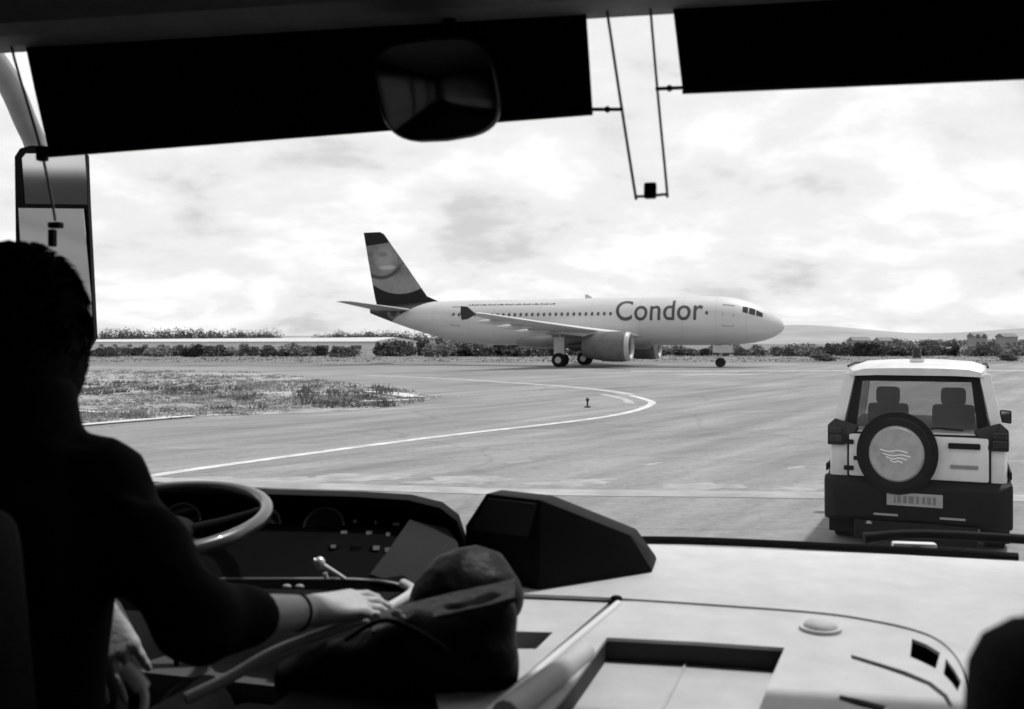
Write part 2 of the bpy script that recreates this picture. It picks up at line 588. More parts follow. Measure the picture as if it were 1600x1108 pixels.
for (xa, xb, ya, yb, n, hh_) in ((110, 340, 598, 618, 130, .30), (470, 610, 606, 638, 120, .38), (330, 430, 600, 640, 40, .3), (120, 220, 650, 660, 25, .15)):
    for _ in range(n):
        x, y = g(RND.uniform(xa, xb), RND.uniform(ya, yb))
        if inpoly(x, y, isl) and noise.noise(Vector((x * .5, y * .5, 9))) > -.15:
            spots.append((x, y, hh_ * RND.uniform(.3, .8), 16, .4))
tufts('dark_weeds', spots, mat('weeds', .12, .95, .5, 1.2, spec=.1), 'darker taller weeds growing in clumps on the grass island')
spots = []
while len(spots) < 1500:
    px, py = RND.uniform(100, 1600), RND.uniform(551, 566)
    x, y = g(px, py)
    spots.append((x, y, RND.uniform(.10, .26), 5, 1.2))
tufts('field_grass', spots, mat('field_tufts', .13, .9, .5, .5), 'dry grass of the flat field behind the aircraft')

# ------------------------------------------------------------------ far land: hill, wood, shed, houses, bushes
HILL = mat('pale_hill', .26, .95, .3, .006, big=.2)
def hill(name, prof, Y, depth):
    V_, F_ = [], []
    P = smooth_path([((px - 800) / F * Y, Y, CH + (HZ - py) / F * Y) for px, py in prof], 10)
    rows = [(-.55, 0), (-.35, .25), (-.15, .7), (0, 1.0), (.4, .8), (1, 0)]
    for i, p in enumerate(P):
        for q, hgt in rows:
            V_.append((p.x, p.y + q * depth + 30 * noise.noise(Vector((p.x * .004, q, 1))), max(-2, p.z * hgt * (1 + .12 * noise.noise(Vector((p.x * .006, q * 3, 2)))))))
    n = len(rows)
    for i in range(len(P) - 1):
        for k in range(n - 1):
            a = i * n + k
            F_.append((a, a + n, a + n + 1, a + 1))
    o = ob(name, (V_, F_), HILL, smooth=180)
    return tag(o, kind='structure')
hill('hill', [(950, 534), (1080, 522), (1200, 510), (1260, 509), (1340, 514), (1420, 520), (1490, 520), (1560, 516), (1650, 511), (1800, 509), (2100, 532)], 1800, 700)
hill('hill', [(-700, 530), (-300, 526), (0, 525.5), (300, 526), (480, 524), (640, 527), (900, 534)], 2600, 700)

LEAF = mat('far_foliage', .075, .95, .55, .3, spec=.1)
LEAF2 = mat('dry_foliage', .15, .95, .45, .4, spec=.1)
def crown_mesh(rx, ry, rz, n, seed, leaf=.22, squat=.5):
    r = random.Random(seed)
    lobes = [(Vector((r.uniform(-.6, .6) * rx, r.uniform(-.6, .6) * ry, rz * r.uniform(.5, 1.25))), r.uniform(.35, .62)) for _ in range(7)]
    lobes += [(Vector((r.uniform(-.8, .8) * rx, r.uniform(-.7, .7) * ry, rz * r.uniform(.3, .6))), r.uniform(.3, .5)) for _ in range(5)]
    V_, F_ = [], []
    for _ in range(n):
        c, s = r.choice(lobes)
        d = Vector((r.gauss(0, 1), r.gauss(0, 1), r.gauss(0, 1))).normalized() * (r.random() ** .4)
        p = c + Vector((d.x * rx * s, d.y * ry * s, d.z * rz * s * 1.1))
        if p.z < .05: p.z = r.uniform(.05, .3)
        a = Vector((r.gauss(0, 1), r.gauss(0, 1), r.gauss(0, 1))).normalized()
        b = a.orthogonal().normalized()
        l = leaf * r.uniform(.5, 1.4)
        i = len(V_)
        V_ += [p - a * l, p + b * l * .5, p + a * l, p - b * l * .5]
        F_.append((i, i + 1, i + 2, i + 3))
    return V_, F_
def trunk_bm(h_, r_, seed):
    r = random.Random(seed); bm = nb()
    btube(bm, [(0, 0, -.1), (.05, 0, h_ * .5), (.0, .06, h_)], [r_, r_ * .8, r_ * .5], 7)
    for k in range(3):
        a = r.uniform(0, 6.28)
        btube(bm, [(0, 0, h_ * .45), (math.cos(a) * h_ * .3, math.sin(a) * h_ * .3, h_ * .85), (math.cos(a) * h_ * .5, math.sin(a) * h_ * .5, h_ * 1.2)], [r_ * .5, r_ * .35, r_ * .15], 5)
    return bm
BARK = mat('bark', .08, .9, .3, 5)
protos = []
for k in range(6):
    rx = [2.6, 3.4, 2.0, 4.2, 2.8, 1.8][k]; rz = [1.7, 1.5, 2.1, 1.6, 1.2, 1.4][k]
    root = empty('bush')
    c = ob('crown', crown_mesh(rx, rx * .8, rz, 1100, 40 + k, .26), LEAF if k % 3 else LEAF2, root)
    t = ob('trunk', trunk_bm(rz * .9, .14, 60 + k), BARK, root, smooth=60)
    protos.append((root, c, t))
used = [False] * 6
def place_bush(k, x, y, s, sz, rz, label, group, name='bush'):
    root, c, t = protos[k]
    if used[k]:
        r2 = root.copy(); COL.objects.link(r2)
        for ch in (c, t):
            q = ch.copy(); COL.objects.link(q); q.parent = r2
    else:
        r2 = root; used[k] = True
    r2.location = (x, y, 0); r2.scale = (s, s, sz); r2.rotation_euler = (0, 0, rz)
    tag(r2, label, 'bush', group)
    return r2
ORD = 'first second third fourth fifth sixth seventh eighth ninth tenth eleventh twelfth thirteenth fourteenth fifteenth sixteenth seventeenth'.split()
def bush_row(x0, x1, pyb, top, n, label, group, ks=(0, 1, 2, 3, 4, 5)):
    for i in range(n):
        px = x0 + (x1 - x0) * (i + RND.uniform(.2, .8)) / n
        py = pyb + RND.uniform(-1, 1)
        Y = 2.05 * F / (py - HZ)
        hgt = (py - (top + RND.uniform(-3, 4))) / F * Y
        k = RND.choice(ks); rz = [1.7, 1.5, 2.1, 1.6, 1.2, 1.4][k]
        sz = hgt / (rz * 1.7)
        sx = max(.7, min(1.8, sz * RND.uniform(.9, 1.5)))
        p = at(px, py, Y)
        place_bush(k, p.x, p.y, sx, sz, RND.uniform(0, 6.28), label.format(ORD[i]), group)
bush_row(135, 560, 557, 539, 17, '{} low dark bush from the left in front of the long white shed', 'bushes in front of the white shed')
bush_row(585, 850, 557, 530, 12, '{} dark bush from the left in the hedge behind the aircraft tail', 'bushes behind the aircraft tail')
bush_row(850, 1230, 556, 537, 13, '{} dark bush from the left behind the front fuselage of the aircraft', 'bushes behind the aircraft belly')
bush_row(1232, 1420, 556, 534, 9, '{} dark bush rightwards from the aircraft nose towards the jeep beacon', 'bushes right of the nose')
bush_row(1420, 1640, 556, 536, 10, '{} dark bush rightwards from the jeep beacon on the far field edge', 'bushes right of the jeep beacon')
for px, k, lab in ((1290, 4, 'low wide dark bush on the grass left of the jeep roof'), (1577, 4, 'low dark bush on the grass at the right picture edge')):
    p = at(px, 564, 2.05 * F / 29)
    place_bush(k, p.x, p.y, .75 if px < 1400 else .5, .42, .4, lab, 'bushes right of the nose')

# far wood, one mass
WV, WF = [], []
rw = random.Random(5)
for (a, b, top, Y, n) in ((160, 432, 513, 520, 34), (500, 560, 519, 520, 7), (535, 640, 516, 480, 12), (640, 860, 514, 480, 14), (1330, 1420, 528, 420, 6), (1440, 1620, 528, 420, 9)):
    for i in range(n):
        px = a + (b - a) * (i + rw.random()) / n
        hh = (534 - top) / F * Y * rw.uniform(.9, 1.15) + 2.0
        p = at(px, HZ, Y + rw.uniform(-20, 20))
        v, f = crown_mesh(6.5, 4, hh * .58, 650, 900 + i + int(a), .42)
        o0 = len(WV)
        WV += [(q[0] + p.x, q[1] + p.y, q[2]) for q in v]
        WF += [tuple(j + o0 for j in ff) for ff in f]
tag(ob('distant_wood', (WV, WF), LEAF), 'far line of dark trees on the horizon', 'trees', kind='stuff')

# long low shed
SHW = mat('white_sheeting', .62, .6, .1, .4); SHR = mat('pale_roof', .5, .5, .1, .3); DARKW = mat('dark_opening', .05, .4, .2, 2)
p0, p1 = at(586, 546, 230), at(120, 540, 400)
ax = (Vector((p1.x, p1.y, 0)) - Vector((p0.x, p0.y, 0))); Ls = ax.length; ax.normalize(); nx_ = Vector((ax.y, -ax.x, 0))
if nx_.y > 0: nx_ = -nx_
shed = empty('long_shed', (p0.x, p0.y, 0))
def sl_(a, w, z): return ax * a - nx_ * w + Vector((0, 0, z))
bm = nb(); bloft(bm, [[sl_(a, 0, 0), sl_(a, 12, 0), sl_(a, 12, 2.1), sl_(a, 0, 2.1)] for a in (0, Ls)]); ob('wall', bm, SHW, shed)
bm = nb(); bloft(bm, [[sl_(a, -.4, 2.11), sl_(a, 12.4, 2.11), sl_(a, 12.4, 2.3), sl_(a, 6, 3.3), sl_(a, -.4, 2.3)] for a in (-.4, Ls + .4)]); ob('roof', bm, SHR, shed)
for k in range(14):
    a = 6 + k * Ls / 14.5
    bm = nb(); bloft(bm, [[sl_(a, -.03, .3), sl_(a + 5, -.03, .3), sl_(a + 5, -.03, 1.3), sl_(a, -.03, 1.3)], [sl_(a, .05, .3), sl_(a + 5, .05, .3), sl_(a + 5, .05, 1.3), sl_(a, .05, 1.3)]]); ob('opening', bm, DARKW, shed)
tag(shed, 'long low white shed on the horizon left of the aircraft tail', 'shed')

def house(px, w, h_, Y, label, c=.6):
    p = at(px, HZ, Y); r = empty('far_house', (p.x, Y, 0), R(RND.uniform(-8, 8)))
    bm = nb(); bbox(bm, (0, 3, h_ / 2), (w, 6, h_)); ob('wall', bm, mat('render%.2f' % c, c, .8, .1, 1), r)
    bm = nb(); bloft(bm, [[(x, -.3, h_ + .01), (x, 6.3, h_ + .01), (x, 3, h_ + 1.2)] for x in (-w / 2 - .3, w / 2 + .3)]); ob('roof', bm, mat('roof_tile', .15, .8, .2, 2), r)
    nwin = max(2, int(w / 3))
    for i in range(nwin):
        for lv in ([1.0] if h_ < 4 else [1.0, 3.4]):
            bm = nb(); bbox(bm, (-w / 2 + w * (i + .5) / nwin, -.01, lv + .6), (1.0, .08, 1.2)); ob('window', bm, DARKW, r)
    tag(r, label, 'house')
house(1533, 4.0, 4.0, 310, 'narrow pale two storey house far right, taller of the far houses', .24)
house(1580, 4.5, 3.9, 320, 'pale house at the far right picture edge among dark trees', .24)
house(1347, 5, 2.6, 300, 'low pale house on the horizon left of the jeep beacon', .24)
house(1385, 4, 2.6, 330, 'small white house nearest the jeep beacon on the horizon', .24)

tb_ = empty('added_mirror_building', (-15, -46, 0), R(14))  # added block behind the bus, puts a dark band into the exterior mirror
bm = nb(); bbox(bm, (0, -6, 1.9), (44, 12, 3.8)); ob('wall', bm, mat('added_building_wall', .07, .7, .15, 1), tb_)
bm = nb(); bbox(bm, (0, -6, 3.95), (45, 13, .3)); ob('roof', bm, mat('added_building_roof', .3, .6, .1, 1), tb_)
for k in range(14):
    bm = nb(); bbox(bm, (-20.8 + k * 3.2, .02, 1.7), (2.6, .1, 2.4)); ob('window', bm, DARKW, tb_)
tag(tb_, 'low dark building added behind the bus to darken the exterior mirror reflection', 'building')

# small edge lamp on the tarmac
p = atz(918, 637, 0)
el = empty('taxiway_edge_lamp', (p.x, p.y, .004))
bm = nb(); bdisc(bm, (0, 0, .02), (0, 0, 1), .10, .04, 16); ob('base', bm, mat('black_metal', .02, .5, .2, 20), el)
bm = nb(); bdisc(bm, (0, 0, .13), (0, 0, 1), .03, .18, 10); ob('stem', bm, MATS['black_metal'], el)
bm = nb(); bsphere(bm, (0, 0, .25), (.06, .06, .07), u=12, v=8); ob('lamp_lens', bm, mat('lens', .03, .15, .1, 10), el, smooth=60)
tag(el, 'small dark taxiway edge lamp standing inside the curved white line', 'edge lamp')

# ------------------------------------------------------------------ airliner (local: x to the nose, y to port, z up)
plane = empty('airliner', (4.3, 84, 0), R(-20))
tag(plane, 'white twin engine airliner with dark patterned tail parked across the taxiway', 'aircraft')
SEC = [(18.85, .04, 3.32), (18.75, .30, 3.34), (18.5, .58, 3.38), (18.0, .93, 3.44), (17.3, 1.28, 3.52), (16.4, 1.58, 3.63), (15.2, 1.83, 3.76), (14.0, 1.94, 3.83), (12.6, 1.975, 3.85),
       (8, 1.975, 3.85), (3, 1.975, 3.85), (-2, 1.975, 3.85), (-6.5, 1.975, 3.85), (-8.5, 1.90, 3.92), (-10.5, 1.74, 4.06), (-12.5, 1.48, 4.26), (-14.5, 1.16, 4.50), (-16.3, .80, 4.72), (-17.8, .47, 4.90), (-18.7, .24, 5.0)]
def fus(s):
    for (a, ra, za), (b, rb, zb) in zip(SEC[:-1], SEC[1:]):
        if b <= s <= a:
            t = (a - s) / (a - b); return ra + (rb - ra) * t, za + (zb - za) * t
    return SEC[-1][1:]
def fuselage_mat():
    m = mat('fuselage_paint', .48, .45, .10, .5, coat=.1, stretch=((0, 0, 0), (.3, 1, 2.5)), big=.08)
    nt = m.node_tree; p = nt.nodes['Principled BSDF']
    base = p.inputs['Base Color'].links[0].from_socket
    t = nt.nodes.new('ShaderNodeTexCoord'); sp = nt.nodes.new('ShaderNodeSeparateXYZ'); nt.links.new(t.outputs['Object'], sp.inputs[0])
    def M(o, a, b=0.0):
        q = nt.nodes.new('ShaderNodeMath'); q.operation = o
        for i, v in enumerate((a, b)):
            if isinstance(v, (int, float)): q.inputs[i].default_value = v
            else: nt.links.new(v, q.inputs[i])
        return q.outputs[0]
    X, Z = sp.outputs[0], sp.outputs[2]
    d = M('SUBTRACT', 5.75, Z)
    bound = M('SUBTRACT', -12.2, M('MULTIPLY', M('POWER', M('MAXIMUM', d, 0.001), .8), 2.6))
    dark = M('LESS_THAN', X, bound)
    # round emblem on the tail cone
    rr = M('SQRT', M('ADD', M('POWER', M('ADD', X, 15.9), 2.0), M('POWER', M('MULTIPLY', M('SUBTRACT', Z, 4.75), 1.2), 2.0)))
    ring = M('MULTIPLY', M('LESS_THAN', rr, .75), M('GREATER_THAN', rr, .36))
    def mix(f, a, b):
        q = nt.nodes.new('ShaderNodeMix'); q.data_type = 'RGBA'
        nt.links.new(f, q.inputs[0])
        if isinstance(a, float): q.inputs[6].default_value = (a, a, a, 1)
        else: nt.links.new(a, q.inputs[6])
        if isinstance(b, float): q.inputs[7].default_value = (b, b, b, 1)
        else: nt.links.new(b, q.inputs[7])
        return q.outputs[2]
    paint = mix(ring, .016, .13)
    nt.links.new(mix(dark, base, paint), p.inputs['Base Color'])
    return m
FP = fuselage_mat()
GREYP = mat('wing_paint', .50, .45, .12, 1.0)
DKP = mat('dark_tail_paint', .03, .45, .2, 1.0, spec=.2)
BLK = mat('black_glass', .012, .12, .2, 3)
TYRE = mat('tyre_rubber', .012, .85, .3, 20, spec=.2)
METAL = mat('gear_metal', .4, .4, .2, 6, metal=.4)
N = 40
bm = nb()
bloft(bm, [[(s, r_ * math.cos(a), z + r_ * 1.03 * math.sin(a)) for a in [2 * math.pi * k / N for k in range(N)]] for s, r_, z in SEC])
ob('fuselage', bm, FP, plane, smooth=40)
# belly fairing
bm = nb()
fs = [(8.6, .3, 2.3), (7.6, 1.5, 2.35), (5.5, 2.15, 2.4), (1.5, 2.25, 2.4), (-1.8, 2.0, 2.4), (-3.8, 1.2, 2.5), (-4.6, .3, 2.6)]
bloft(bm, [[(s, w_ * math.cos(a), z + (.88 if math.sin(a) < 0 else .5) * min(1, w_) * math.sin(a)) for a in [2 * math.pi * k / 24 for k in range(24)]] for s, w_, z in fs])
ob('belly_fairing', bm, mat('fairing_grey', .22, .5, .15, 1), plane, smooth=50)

def airfoil(le, te, y, z, th, vert=False):
    pts = []
    prof = [(0, 0), (.03, .5), (.12, .85), (.3, 1), (.55, .75), (.8, .35), (1, .03), (.8, -.18), (.55, -.4), (.3, -.6), (.12, -.55), (.03, -.35)]
    c = le - te
    for q, t in prof:
        if vert: pts.append((le - q * c, t * th * .8 if t > 0 else t * th * 1.3, z))
        else: pts.append((le - q * c, y, z + t * th))
    return pts
for sgn in (-1, 1):
    bm = nb()
    st = [(1.2, 7.6, -.3, 2.55, .42), (2.0, 7.0, -.2, 2.62, .40), (6.4, 4.6, -.6, 3.05, .26), (11.5, 2.0, -1.15, 3.55, .17), (16.6, -.65, -2.1, 4.1, .09), (17.0, -1.05, -2.2, 4.13, .05)]
    bloft(bm, [airfoil(le, te, sgn * y, z, th) for y, le, te, z, th in st])
    w = ob('wing', bm, GREYP, plane, smooth=50)
    if sgn < 0: w['label'] = 'near wing with pale upper surface, swept back towards the viewer'
    bm = nb()
    bplate(bm, [(-1.1, sgn * 17.02, 4.05), (-1.75, sgn * 17.05, 4.6), (-2.25, sgn * 17.05, 4.65), (-2.3, sgn * 17.02, 4.1), (-2.2, sgn * 17.03, 3.65), (-1.75, sgn * 17.03, 3.7)], [], (0, sgn * .06, 0))
    ob('wing_fence', bm, DKP, plane)
    for y in (6.9, 10.0, 13.2):                      # flap track fairings
        le = -.45 - (y - 6.4) * .13
        bm = nb()
        rr = [(le + 1.7, .03), (le + 1.2, .16), (le + .3, .2), (le - .7, .13), (le - 1.3, .02)]
        z0 = 3.05 + (y - 6.4) * .105 - .16
        bloft(bm, [[(s, sgn * y + r_ * math.cos(a), z0 + r_ * 1.2 * math.sin(a)) for a in [2 * math.pi * k / 10 for k in range(10)]] for s, r_ in rr])
        ob('flap_fairing', bm, GREYP, plane, smooth=60)
    # tailplane
    bm = nb()
    bloft(bm, [airfoil(le, te, sgn * y, z, th) for y, le, te, z, th in [(.3, -13.6, -17.6, 4.95, .2), (1.0, -14.1, -17.7, 5.02, .18), (6.0, -17.3, -18.8, 5.62, .07), (6.25, -17.7, -18.85, 5.65, .03)]])
    ob('tailplane', bm, mat('tailplane_paint', .3, .45, .2, 1), plane, smooth=50)
    # engine
    ey, ez = sgn * 5.75, 1.72
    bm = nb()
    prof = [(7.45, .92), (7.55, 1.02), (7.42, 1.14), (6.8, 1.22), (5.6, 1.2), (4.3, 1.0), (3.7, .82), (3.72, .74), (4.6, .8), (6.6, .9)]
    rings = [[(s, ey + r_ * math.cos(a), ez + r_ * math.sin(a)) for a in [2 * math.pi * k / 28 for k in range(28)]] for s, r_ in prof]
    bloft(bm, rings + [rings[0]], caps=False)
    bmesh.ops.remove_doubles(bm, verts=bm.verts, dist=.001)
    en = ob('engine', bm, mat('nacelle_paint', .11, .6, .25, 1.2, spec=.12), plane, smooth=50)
    bm = nb()
    lip = [(7.30, .905), (7.47, .915), (7.58, 1.02), (7.46, 1.15), (7.22, 1.185)]
    bloft(bm, [[(s, ey + r_ * math.cos(a), ez + r_ * math.sin(a)) for a in [2 * math.pi * k / 28 for k in range(28)]] for s, r_ in lip], caps=False)
    ob('inlet_lip', bm, mat('bright_lip', .34, .4, .2, 4), en, smooth=60)
    bm = nb(); bdisc(bm, (6.55, ey, ez), (1, 0, 0), .9, .05, 28); ob('fan', bm, BLK, en)
    bm = nb(); bdisc(bm, (6.75, ey, ez), (1, 0, 0), .28, .36, 16, 0.02); ob('spinner', bm, METAL, en, smooth=60)
    bm = nb(); bdisc(bm, (3.2, ey, ez), (-1, 0, 0), .5, 1.6, 20, .22); ob('exhaust_cone', bm, MATS['black_metal'], en, smooth=60)
    bm = nb(); bhull(bm, [(6.6, ey - .14, ez + 1.15), (6.6, ey + .14, ez + 1.15), (3.8, ey - .14, ez + .8), (3.8, ey + .14, ez + .8), (4.9, ey - .14, 2.95), (4.9, ey + .14, 2.95), (.8, ey - .1, 2.85), (.8, ey + .1, 2.85)])
    ob('pylon', bm, GREYP, plane)
    # main gear
    gy = sgn * 3.8
    bm = nb(); btube(bm, [(1.1, gy, .6), (1.1, gy, 2.7)], .13, 10); btube(bm, [(1.1, gy, 1.3), (1.1, gy - sgn * 1.3, 2.5)], .07, 8)
    gr = ob('main_gear', bm, METAL, plane, smooth=60)
    for d in (-.46, .46):
        bm = nb(); bdisc(bm, (1.1, gy + d, .585), (0, 1, 0), .585, .42, 28); bmesh.ops.bevel(bm, geom=[e for e in bm.edges if len(e.link_faces) == 2 and any(len(f.verts) > 8 for f in e.link_faces)], offset=.09, segments=3, affect='EDGES')
        ob('tyre', bm, TYRE, gr, smooth=50)
        bm = nb(); bdisc(bm, (1.1, gy + d * 1.05, .585), (0, 1, 0), .27, .43, 18); ob('wheel_hub', bm, METAL, gr)
    bm = nb(); bbox(bm, (1.1, gy + sgn * .35, 1.75), (.9, .05, 1.5)); ob('gear_door', bm, GREYP, gr)
# nose gear
bm = nb(); btube(bm, [(13.75, 0, .4), (13.75, 0, 2.0)], .1, 10); btube(bm, [(13.75, 0, 1.0), (14.7, 0, 2.0)], .06, 8)
gr = ob('nose_gear', bm, METAL, plane, smooth=60)
for d in (-.24, .24):
    bm = nb(); bdisc(bm, (13.75, d, .39), (0, 1, 0), .385, .24, 24); ob('tyre', bm, TYRE, gr, smooth=50)
for d in (-.55, .55):
    bm = nb(); bbox(bm, (14.0, d, 1.5), (1.6, .04, .6)); ob('gear_door', bm, GREYP, gr)
# fin with its painted tail pattern
def fin_mat():
    m = mat('fin_paint', .15, .6, .45, 1.6, spec=.12)
    nt = m.node_tree; p = nt.nodes['Principled BSDF']
    base = p.inputs['Base Color'].links[0].from_socket
    t = nt.nodes.new('ShaderNodeTexCoord'); sp = nt.nodes.new('ShaderNodeSeparateXYZ'); nt.links.new(t.outputs['Object'], sp.inputs[0])
    X, Z = sp.outputs[0], sp.outputs[2]
    def M(o, a, b=0.0):
        q = nt.nodes.new('ShaderNodeMath'); q.operation = o
        for i, v in enumerate((a, b)):
            if isinstance(v, (int, float)): q.inputs[i].default_value = v
            else: nt.links.new(v, q.inputs[i])
        return q.outputs[0]
    def ell(cx, cz, rx, rz):
        return M('SQRT', M('ADD', M('POWER', M('DIVIDE', M('SUBTRACT', X, cx), rx), 2.0), M('POWER', M('DIVIDE', M('SUBTRACT', Z, cz), rz), 2.0)))
    col = [base]
    def put(f, v):
        q = nt.nodes.new('ShaderNodeMix'); q.data_type = 'RGBA'
        nt.links.new(f, q.inputs[0]); nt.links.new(col[0], q.inputs[6]); q.inputs[7].default_value = (v, v, v, 1)
        col[0] = q.outputs[2]
    def soft(v, edge, w):                                                    # 1 below edge, fading over w
        r = nt.nodes.new('ShaderNodeMapRange'); r.interpolation_type = 'SMOOTHSTEP'
        r.inputs[1].default_value = edge - w; r.inputs[2].default_value = edge + w; r.inputs[3].default_value = 1; r.inputs[4].default_value = 0
        nt.links.new(v, r.inputs[0]); return r.outputs[0]
    put(M('MULTIPLY', soft(Z, 8.3, .5), .6), .26)                                               # lower panel
    put(soft(ell(-17.2, 9.85, 1.0, 1.2), 1.0, .55), .26)                     # pale disc
    put(soft(ell(-17.45, 10.3, .5, .24), 1.0, .4), .17)
    put(soft(ell(-16.95, 9.05, .8, .2), 1.0, .4), .38)
    a1 = ell(-17.6, 10.3, 2.5, 2.35)
    put(M('MULTIPLY', soft(a1, 1.0, .05), M('MULTIPLY', M('SUBTRACT', 1.0, soft(a1, .86, .05)), soft(Z, 9.2, .3))), .06)  # dark sweep under it
    put(M('GREATER_THAN', M('ADD', Z, M('MULTIPLY', X, -.1)), 13.05), .014)   # dark cap
    base_line = M('ADD', 6.55, M('MULTIPLY', M('POWER', M('ADD', X, 15.6), 2.0), .11))
    put(M('LESS_THAN', Z, base_line), .014)                                    # dark foot
    nt.links.new(col[0], p.inputs['Base Color'])
    return m
bm = nb()
fz = [(4.9, -12.2, -17.9, .32), (5.75, -11.6, -18.15, .30), (6.3, -12.9, -18.3, .27), (9.0, -14.9, -18.85, .2), (12.2, -17.35, -19.45, .1), (12.4, -17.75, -19.5, .05)]
bloft(bm, [airfoil(le, te, 0, z, th * .5, True) for z, le, te, th in fz])
ob('fin', bm, fin_mat(), plane, smooth=50)
# cabin windows, doors, cockpit panes
def skin(s, th, dr=.012, side=-1):
    r_, z = fus(s); return Vector((s, side * (r_ + dr) * math.cos(th), z + (r_ + dr) * 1.03 * math.sin(th)))
for side in (-1, 1):
    bm = nb()
    for k in range(44):
        s = 12.9 - k * .533
        if s < -10: break
        if 5.2 < s < 12.8: continue
        th0 = .30
        ring = []
        for q in range(8):
            a = 2 * math.pi * q / 8
            ring.append(bm.verts.new(skin(s + .13 * math.cos(a), th0 + .17 / 1.97 * math.sin(a), .012, side)))
        bm.faces.new(ring)
    tag(ob('cabin_windows', bm, mat('window_grey', .05, .2, .2, 3), plane), kind='stuff')
    for s0 in (14.6, -9.3):
        bm = nb()
        lo_, hi_ = -.22, .72
        pts = []
        for (ds, th) in [(.42, lo_), (.42, .25), (.42, hi_), (-.42, hi_), (-.42, .25), (-.42, lo_)]:
            pts.append(skin(s0 + ds, th, .012, side))
        btube(bm, pts, .022, 5, closed=True)
        ob('door_seam', bm, mat('seam_grey', .14, .6, .1, 3), plane)
    for i, (sa, sb, ta, tb, tc_, td) in enumerate([(16.75, 17.25, .42, .78, .42, .70), (16.2, 16.68, .42, .80, .42, .79), (15.7, 16.12, .46, .76, .43, .80)]):
        bm = nb(); K = 4
        grid = [[bm.verts.new(skin(sa + (sb - sa) * i_ / K, (ta + (tc_ - ta) * i_ / K) * (1 - j / K) + (tb + (td - tb) * i_ / K) * j / K, .015, side)) for j in range(K + 1)] for i_ in range(K + 1)]
        for i_ in range(K):
            for j in range(K):
                bm.faces.new((grid[i_][j], grid[i_ + 1][j], grid[i_ + 1][j + 1], grid[i_][j + 1]))
        ob('cockpit_window', bm, BLK, plane, smooth=60)
    # dark lettering strip above the rear windows
    bm = nb()
    for k in range(30):
        sa = -8.2 + k * .27
        w_ = .15 + .08 * ((k * 7) % 3) / 2
        q = [bm.verts.new(skin(sa + a, th, .012, side)) for a, th in ((0, .80), (w_, .80), (w_, .86 + .03 * ((k * 5) % 2)), (0, .86 + .03 * ((k * 5) % 2)))]
        bm.faces.new(q)
    ob('small_lettering', bm, mat('letter_dark', .05, .5, .1, 3), plane)
for s0 in (10.9, 7.4, 3.2, -1.4, -5.6, -8.0, -11.6, 16.0, 13.6):                # skin joints
    bm = nb(); btube(bm, [skin(s0, th - math.pi / 2, .0, -1 if True else 1) for th in [math.pi * 2 * k / 40 for k in range(40)]], .009, 4, closed=True); ob('skin_joint', bm, mat('joint_grey', .33, .6, .2, 3), plane)
# name on both sides
def name_on(side):
    cu = bpy.data.curves.new('title', 'FONT'); cu.body = 'Condor'; cu.size = 1.0; cu.offset = .008; cu.space_character = 1.03
    to = bpy.data.objects.new('title', cu); COL.objects.link(to)
    dg = bpy.context.evaluated_depsgraph_get(); dg.update()
    me = bpy.data.meshes.new_from_object(to.evaluated_get(dg))
    bm = nb(); bm.from_mesh(me)
    bpy.data.objects.remove(to); bpy.data.meshes.remove(me)
    xs = [v.co.x for v in bm.verts]; ys = [v.co.y for v in bm.verts]
    x0, x1, y0, y1 = min(xs), max(xs), min(ys), max(ys)
    for k in range(1, 14):
        bmesh.ops.bisect_plane(bm, geom=bm.verts[:] + bm.edges[:] + bm.faces[:], plane_co=(0, y0 + (y1 - y0) * k / 14, 0), plane_no=(0, 1, 0))
    for v in bm.verts:
        a = (v.co.x - x0) / (x1 - x0); b = (v.co.y - y0) / (y1 - y0)
        s = (5.35 + 7.25 * a) if side < 0 else (12.6 - 7.25 * a)
        v.co = skin(s, .0 + .96 * b, .02, side)
    ob('name_lettering', bm, mat('name_grey', .035, .5, .15, 1), plane)
name_on(-1); name_on(1)
bm = nb(); bhull(bm, [(3, -.03, 5.8), (3, .03, 5.8), (2.2, -.03, 5.8), (2.2, .03, 5.8), (2.4, 0, 6.2), (2.15, 0, 6.2)]); ob('antenna', bm, GREYP, plane)

# ------------------------------------------------------------------ jeep ahead (local: x right, y forward, z up; origin at the rear)
jeep = empty('jeep', (3.88, 9.25, .004), R(-25)); jeep.scale = (.92, .95, 1.0)
tag(jeep, 'white off-road jeep seen from behind with spare wheel and roof beacon', 'jeep')
WH = mat('white_car_paint', .58, .4, .12, 5, coat=.25, big=.12)
PL = mat('black_plastic', .009, .6, .3, 12, spec=.12)
LAMP = mat('tail_lamp', .012, .2, .3, 8, spec=.3)
CG = glass('jeep_glass', .80, .9)
def sect(y, hw, z0, z1, r=.1, top=.95):
    return [(-hw * top, y, z1), (-hw, y, z1 - r), (-hw, y, z0 + r), (-hw * .92, y, z0), (hw * .92, y, z0), (hw, y, z0 + r), (hw, y, z1 - r), (hw * top, y, z1)]
bm = nb()
bloft(bm, [sect(.10, .84, .45, 1.15), sect(.16, .865, .42, 1.17), sect(.5, .885, .40, 1.17), sect(2.2, .89, .40, 1.13), sect(2.85, .885, .40, 1.10), sect(3.6, .86, .42, 1.02), sect(4.0, .80, .48, .93)])
ob('body', bm, WH, jeep, smooth=35)
